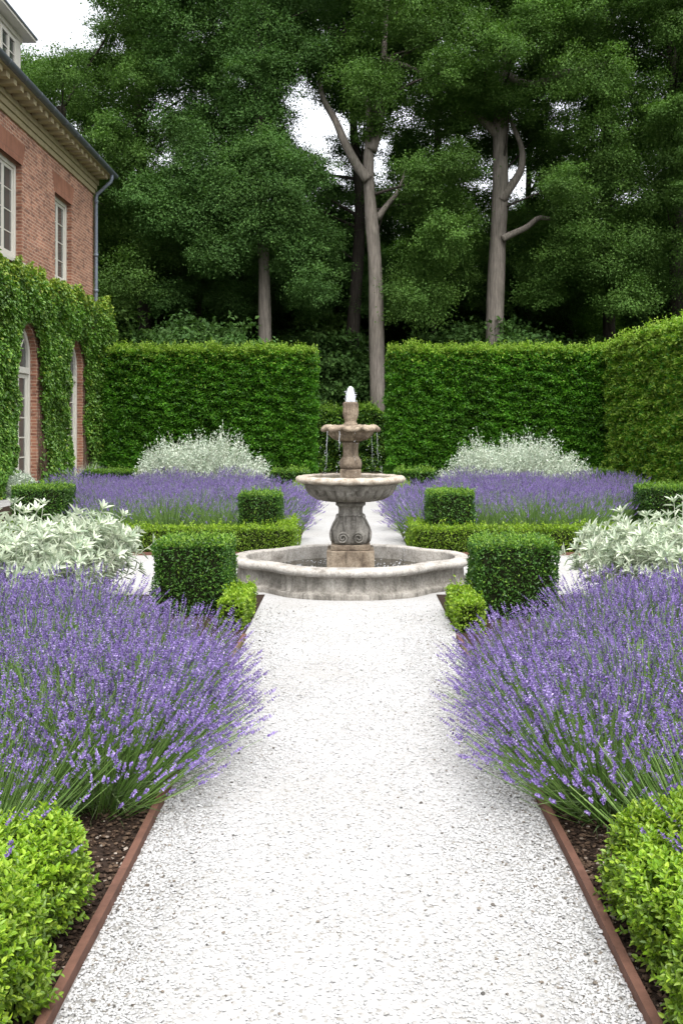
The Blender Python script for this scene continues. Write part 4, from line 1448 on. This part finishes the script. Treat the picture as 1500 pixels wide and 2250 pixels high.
def tree(name, label, base, trunk, trad, limbs, clumps, leafm, barkm, seed, leaf=.095, group=None, nl=.22, frac=.86, cat='tree'):
    g = np.random.default_rng(seed)
    b = np.array([base[0], base[1], -.02])
    tk, cr = MB(), MB()
    trunk = np.asarray(trunk, float)
    trad = np.interp(np.linspace(0, 1, len(trunk)), np.linspace(0, 1, len(trad)), trad) if len(trad) != len(trunk) else np.asarray(trad)
    # refine the trunk
    t = np.linspace(0, len(trunk) - 1, (len(trunk) - 1) * 4 + 1)
    tp = np.stack([np.interp(t, np.arange(len(trunk)), trunk[:, i]) for i in range(3)], -1)
    for _ in range(2):
        tp[1:-1] = (tp[:-2] + 2 * tp[1:-1] + tp[2:]) / 4
    tr_ = np.interp(t, np.arange(len(trunk)), trad)
    tk.tube(tp - b, tr_ * (1 + .04 * np.sin(t * 5)), 14, wob=.04)
    for pts, r0, r1 in limbs:
        pts = np.asarray(pts, float)
        t = np.linspace(0, len(pts) - 1, (len(pts) - 1) * 5 + 1)
        q = np.stack([np.interp(t, np.arange(len(pts)), pts[:, i]) for i in range(3)], -1)
        for _ in range(3):
            q[1:-1] = (q[:-2] + 2 * q[1:-1] + q[2:]) / 4
        tk.tube(q - b, np.linspace(r0, r1, len(q)), 9, wob=.05)
    ztop = tp[-1, 2]
    for c, r in clumps:
        c = np.asarray(c, float)
        add_clump(cr, c - b, np.asarray(r), leaf, g, 0, frac)
        if g.random() < nl and (name != 'woodland_tree' or c[2] > 11):
            zt = min(ztop - .2, max(tp[0, 2] + 2.5, c[2] - g.uniform(.8, 3.5)))
            p0 = np.array([np.interp(zt, tp[:, 2], tp[:, i]) for i in range(3)])
            if name == 'woodland_tree' and any(in_gap(p0 + (c - p0) * t_) for t_ in (.2, .4, .6, .8, 1)):
                continue
            limb(tk, p0 - b, c - b - np.array([0, 0, .2]), g.uniform(.05, .10), .018, g)
    e = empty(name, tuple(b), label, cat, group)
    tk.build('trunk', [M[barkm], M['bark_dark']], e, True)
    if cr.n:
        cr.build('crown', [M[leafm]], e)
    return e


def pp(lst, D, dd=0.0):
    return [P3(x, y, D + dd * i) for i, (x, y) in enumerate(lst)]


def root_to(lst, D):
    p = pp(lst, D)
    p0 = p[0].copy(); p0[2] = -.05; p0[0] += (p[0][0] - p[1][0]) * .3
    return [p0] + p


front = {}
T1 = root_to([(1085, 775), (1092, 540), (1100, 400), (1098, 262), (1110, 150), (1118, 60)], 42)
T2 = root_to([(830, 890), (825, 600), (815, 470), (808, 370), (812, 290), (835, 200), (845, 90), (850, 0)], 40.5)
T3 = root_to([(768, 850), (780, 650), (790, 520), (790, 400), (775, 300), (780, 150)], 45)
T4 = root_to([(583, 770), (580, 600), (574, 450), (570, 320), (565, 150), (570, 20)], 40)
T5 = root_to([(318, 700), (315, 600), (312, 450), (310, 300), (300, 120)], 46)
T6 = root_to([(1338, 700), (1336, 560), (1330, 400), (1330, 250), (1340, 60)], 47)
T7 = root_to([(953, 760), (955, 600), (962, 420), (960, 250), (955, 80)], 50)
T8 = root_to([(1156, 760), (1158, 600), (1160, 420), (1165, 250), (1170, 60)], 53)
T9 = root_to([(120, 520), (125, 400), (130, 300), (135, 235)], 41)
T10 = root_to([(1490, 760), (1485, 500), (1480, 300), (1475, 80)], 43)
TR = dict(T1=T1, T2=T2, T3=T3, T4=T4, T5=T5, T6=T6, T7=T7, T8=T8, T9=T9, T10=T10)
TXY = {k: np.array(v)[:, :2].mean(0) for k, v in TR.items()}
CL = {k: [] for k in TR}
g = np.random.default_rng(77)


def proj(c):
    return 770 + 2000 * c[0] / c[1], 940 - 2000 * (c[2] - 1.9) / c[1]


# the clearing in the canopy beside the forked tree and the open sky over the roof
GAPS = [(690, 290, 40, 38), (655, 210, 14, 22), (90, 20, 75, 90), (80, -80, 110, 130), (150, 60, 55, 55), (0, 0, 60, 120), (1130, 390, 12, 12)]
LINES = [([(1085, 790), (1092, 540), (1100, 400), (1100, 330)], 44), ([(830, 900), (825, 600), (815, 470), (808, 370), (810, 340)], 42), ([(583, 790), (578, 560)], 40),
         ([(800, 385), (770, 340), (740, 290)], 26), ([(1105, 520), (1150, 500), (1220, 480)], 30), ([(1103, 430), (1145, 370)], 22), ([(770, 850), (790, 450)], 26)]


def in_gap(p):
    x, y = proj(p)
    return any(((x - a) / (c_ + 14)) ** 2 + ((y - b_) / (d_ + 14)) ** 2 < 1 for a, b_, c_, d_ in GAPS)


def blocks(c, r):
    x, y = proj(c)
    rp, rz = 2000 * r[0] / c[1], 2000 * r[2] / c[1]
    for gx_, gy_, ga, gb in GAPS:
        if ((x - gx_) / (ga + rp * .8)) ** 2 + ((y - gy_) / (gb + rz * .8)) ** 2 < 1:
            return True
    if c[1] < 44.5:
        for ln, wd in LINES:
            for (xa, ya_), (xb, yb_) in zip(ln[:-1], ln[1:]):
                for t in np.linspace(0, 1, 6):
                    if abs(x - (xa + (xb - xa) * t)) < wd * .4 + rp * .8 and abs(y - (ya_ + (yb_ - ya_) * t)) < 25 + rz * .8:
                        return True
    return False


placed = []
tries = 0
while len(placed) < 900 and tries < 16000:
    tries += 1
    D = g.uniform(37.5, 52)
    px = g.uniform(-120, 1640); py = g.uniform(-150, 1, 1)[0] if False else -150 + 820 * g.random() ** 1.15
    if py > 560 and g.random() < .35: continue
    c = P3(px, py, D)
    r = np.array([1.0, 1.0, g.uniform(.7, 1.0)]) * g.uniform(.85, 1.6)
    if c[0] < -9.2 and c[1] < 36.5: continue
    if blocks(c, r): continue
    if placed and min(np.linalg.norm((np.array(p) - c) * [1, .6, 1.4]) for p, _ in placed) < 1.05: continue
    placed.append((c, r))
    kbest = min(TXY, key=lambda k_: np.linalg.norm(TXY[k_] - c[:2]))
    CL[kbest].append((c, r))

for px, py, D, rr_ in [(1003, 215, 41.2, 1.6), (1040, 205, 41.0, 1.5), (1118, 225, 41.0, 1.5), (1095, 200, 41.6, 1.7), (1255, 470, 40.6, 1.5), (1290, 380, 40, 1.7), (1235, 410, 40.2, 1.5), (1335, 440, 40, 1.7),
                       (1285, 500, 39.8, 1.6), (1240, 555, 40.4, 1.3), (1335, 580, 40, 1.6), (1390, 430, 40.3, 1.6), (1400, 520, 40, 1.6), (1320, 345, 40.2, 1.4), (700, 130, 39.8, 1.5), (660, 130, 40, 1.5), (735, 150, 40, 1.4),
                       (845, 185, 40, 1.6), (560, 380, 38.6, 1.6), (600, 430, 38.4, 1.6), (520, 440, 38.5, 1.6), (640, 380, 38.6, 1.5), (570, 500, 38.4, 1.5), (480, 420, 38.5, 1.6), (640, 480, 38.5, 1.6), (440, 480, 38.6, 1.6),
                       (400, 400, 38.5, 1.7), (570, 330, 38.8, 1.5), (360, 480, 38.6, 1.5), (660, 560, 38.8, 1.4), (500, 560, 38.6, 1.5), (560, 250, 39, 1.7), (600, 170, 39, 1.7), (540, 120, 39, 1.7), (580, 60, 39, 1.7), (860, 420, 41.8, 1.2)]:
    c = P3(px, py, D); kbest = min(TXY, key=lambda k_: np.linalg.norm(TXY[k_] - c[:2]))
    CL[kbest].append((c, np.array([1, 1, .85]) * rr_ * .9))

L1 = [(pp([(1096, 300), (1075, 275), (1050, 256), (1020, 245), (1003, 225)], 42), .26, .05),
      (pp([(1100, 440), (1122, 410), (1146, 372), (1148, 325), (1130, 285), (1112, 235)], 41.8), .23, .07),
      (pp([(1103, 525), (1128, 512), (1160, 498), (1183, 476), (1205, 480), (1222, 478), (1255, 462), (1280, 455)], 41.6), .18, .03),
      (pp([(1190, 180), (1230, 160), (1290, 150), (1350, 135), (1390, 120)], 40.5), .20, .07),
      (pp([(1108, 160), (1150, 185), (1200, 180), (1250, 170), (1310, 150)], 41), .2, .08)]
L2 = [(pp([(808, 395), (785, 365), (768, 335), (752, 300), (735, 260), (712, 222), (702, 190), (700, 120)], 40.3), .25, .08),
      (pp([(815, 330), (830, 290), (836, 245), (842, 170)], 40.4), .26, .12),
      (pp([(828, 480), (850, 450), (872, 425), (884, 395), (890, 370)], 40.6), .16, .03),
      (pp([(812, 290), (808, 220), (790, 195), (770, 190)], 40.1), .16, .08),
      (pp([(842, 130), (880, 140), (920, 155), (955, 185)], 40.6), .15, .07)]
kinds = {
    'T1': ('tall pale-trunked tree with crooked limbs, rising behind the hedge away from the house', [.42, .41, .39, .36, .33, .26, .16], L1, 'oak1', 'bark_pale'),
    'T2': ('forked pale-trunked tree standing in the gap behind the fountain', [.37, .35, .32, .28, .24, .21, .16, .12, .08], L2, 'oak1', 'bark_pale'),
    'T3': ('dark leaning tree just behind the forked tree in the gap', [.36, .33, .32, .28, .24, .2, .12], [], 'oak2', 'bark_dark'),
    'T4': ('dark tree whose trunk rises behind the hedge on the house side', [.32, .30, .25, .24, .22, .2, .12], [], 'oak2', 'bark_pale'),
    'T5': ('shaded dark tree nearest the house corner, behind the hedge', [.36, .34, .32, .28, .24, .15], [(pp([(315, 620), (290, 590), (260, 575)], 45.8), .14, .07)], 'oak1', 'bark_dark'),
    'T6': ('shaded tree with drooping pale clumps towards the tall side hedge', [.34, .32, .3, .28, .24, .15], [], 'oak1', 'bark_dark'),
    'T7': ('slender dark tree between the forked tree and the crooked pale tree', [.2, .19, .18, .17, .16, .1], [], 'oak3', 'bark_dark'),
    'T8': ('slender dark tree close behind the crooked pale tree', [.18, .17, .17, .16, .15, .1], [], 'oak2', 'bark_dark'),
    'T9': ('broad tree showing above the eaves of the brick house', [.4, .36, .32, .28, .2], [], 'oak1', 'bark_dark'),
    'T10': ('broad dark tree above the tall side hedge at the edge of the wood', [.4, .36, .32, .28, .2], [], 'oak1', 'bark_dark'),
}
for i, (k_, (lab, rad_, lm, lf_, bk)) in enumerate(kinds.items()):
    v = TR[k_]
    tree('woodland_tree', lab, v[0], v, rad_, lm, CL[k_], lf_, bk, 500 + i)

# deeper rows: four grown once, then copied
protos = []
for q in range(4):
    g = np.random.default_rng(900 + q)
    cl = []
    for _ in range(62):
        z = 2.0 + 20 * g.random() ** .9
        rr_ = 3.6 * math.sqrt(g.random()) * (1.0 - .35 * abs(z - 11) / 11)
        a = g.uniform(0, 6.283)
        cl.append((np.array([rr_ * math.cos(a), rr_ * math.sin(a), z]), np.array([1, 1, .85]) * g.uniform(1.1, 1.8)))
    tz = np.linspace(-.05, 21, 7)
    tk = np.stack([np.cumsum(g.normal(size=7) * .15), np.cumsum(g.normal(size=7) * .15), tz], -1)
    protos.append(tree('background_tree', 'dense shaded broadleaf tree in the deep rows of the wood', (0, 0, 0), tk, [.34, .3, .26, .22, .18, .12, .08], [], cl,
                       ['oak2', 'oak1', 'oak2', 'oak3'][q], 'bark_dark', 950 + q, .13, 'trees filling the depth of the wood', .35, .9))
spots = []
g = np.random.default_rng(31)
for D, step in ((56, 4.6), (63, 4.8), (71, 5.0)):
    x = -D * .50
    while x < D * .46:
        spots.append((x + g.normal() * .7, D + g.normal() * 1.2)); x += step
for i, (x, y) in enumerate(spots):
    o = protos[i] if i < 4 else copy_tree(protos[g.integers(4)])
    o.location = (x, y, -.02); o.rotation_euler = (0, 0, g.uniform(0, 6.28))
    s = g.uniform(.85, 1.12); o.scale = (s, s, s * g.uniform(.62, .82))

# understorey bushes between hedge and trees
bp_ = []
for q in range(3):
    g = np.random.default_rng(1200 + q)
    cl = []
    for _ in range(20):
        a = g.uniform(0, 6.283); rr_ = 1.9 * math.sqrt(g.random()); z = .7 + 3.8 * g.random() * (1 - .3 * rr_ / 1.9)
        cl.append((np.array([rr_ * math.cos(a), rr_ * math.sin(a), z]), np.array([1, 1, .6]) * g.uniform(.9, 1.4)))
    bp_.append(tree('understorey_bush', 'dark bushy evergreen in the undergrowth behind the tall hedges', (0, 0, 0), [(0, 0, -.05), (.1, 0, 1.2), (0, .1, 2.6)], [.12, .1, .06], [], cl,
                    ['oak2', 'oak2', 'oak1'][q], 'bark_dark', 1250 + q, .14, 'dark bushes in the undergrowth', .5, .8, 'bush'))
g = np.random.default_rng(61)
spots = [(-7.8, 37.6, 1.5), (-5.6, 38.2, 1.35), (-10.5, 38.5, 1.6), (-2.2, 45.5, 1.5), (-.6, 47, 1.6), (4.2, 45.5, 1.5), (8.6, 44.5, 1.6), (10.8, 43.5, 1.5)]
for x in np.arange(-15, 21, 2.6):
    spots.append((x + g.normal() * .5, 44.5 + g.normal() * 1.5, g.uniform(.85, 1.3)))
for x in np.arange(-18, 22, 2.8):
    spots.append((x + g.normal() * .5, 50.5 + g.normal() * 1.2, g.uniform(1.1, 1.7)))
spots += [(13.0, 38.5, 1.25), (10.4, 39.0, 1.0), (16, 38, 1.3), (-2.2, 43.0, .8), (3.6, 42.8, .75)]
for i, (x, y, s) in enumerate(spots):
    if abs(x + 0.1) < 1.2 and y < 43.5: continue
    o = bp_[i] if i < 3 else copy_tree(bp_[g.integers(3)])
    o.location = (x, y, -.02); o.rotation_euler = (0, 0, g.uniform(0, 6.28)); o.scale = (s, s, s)
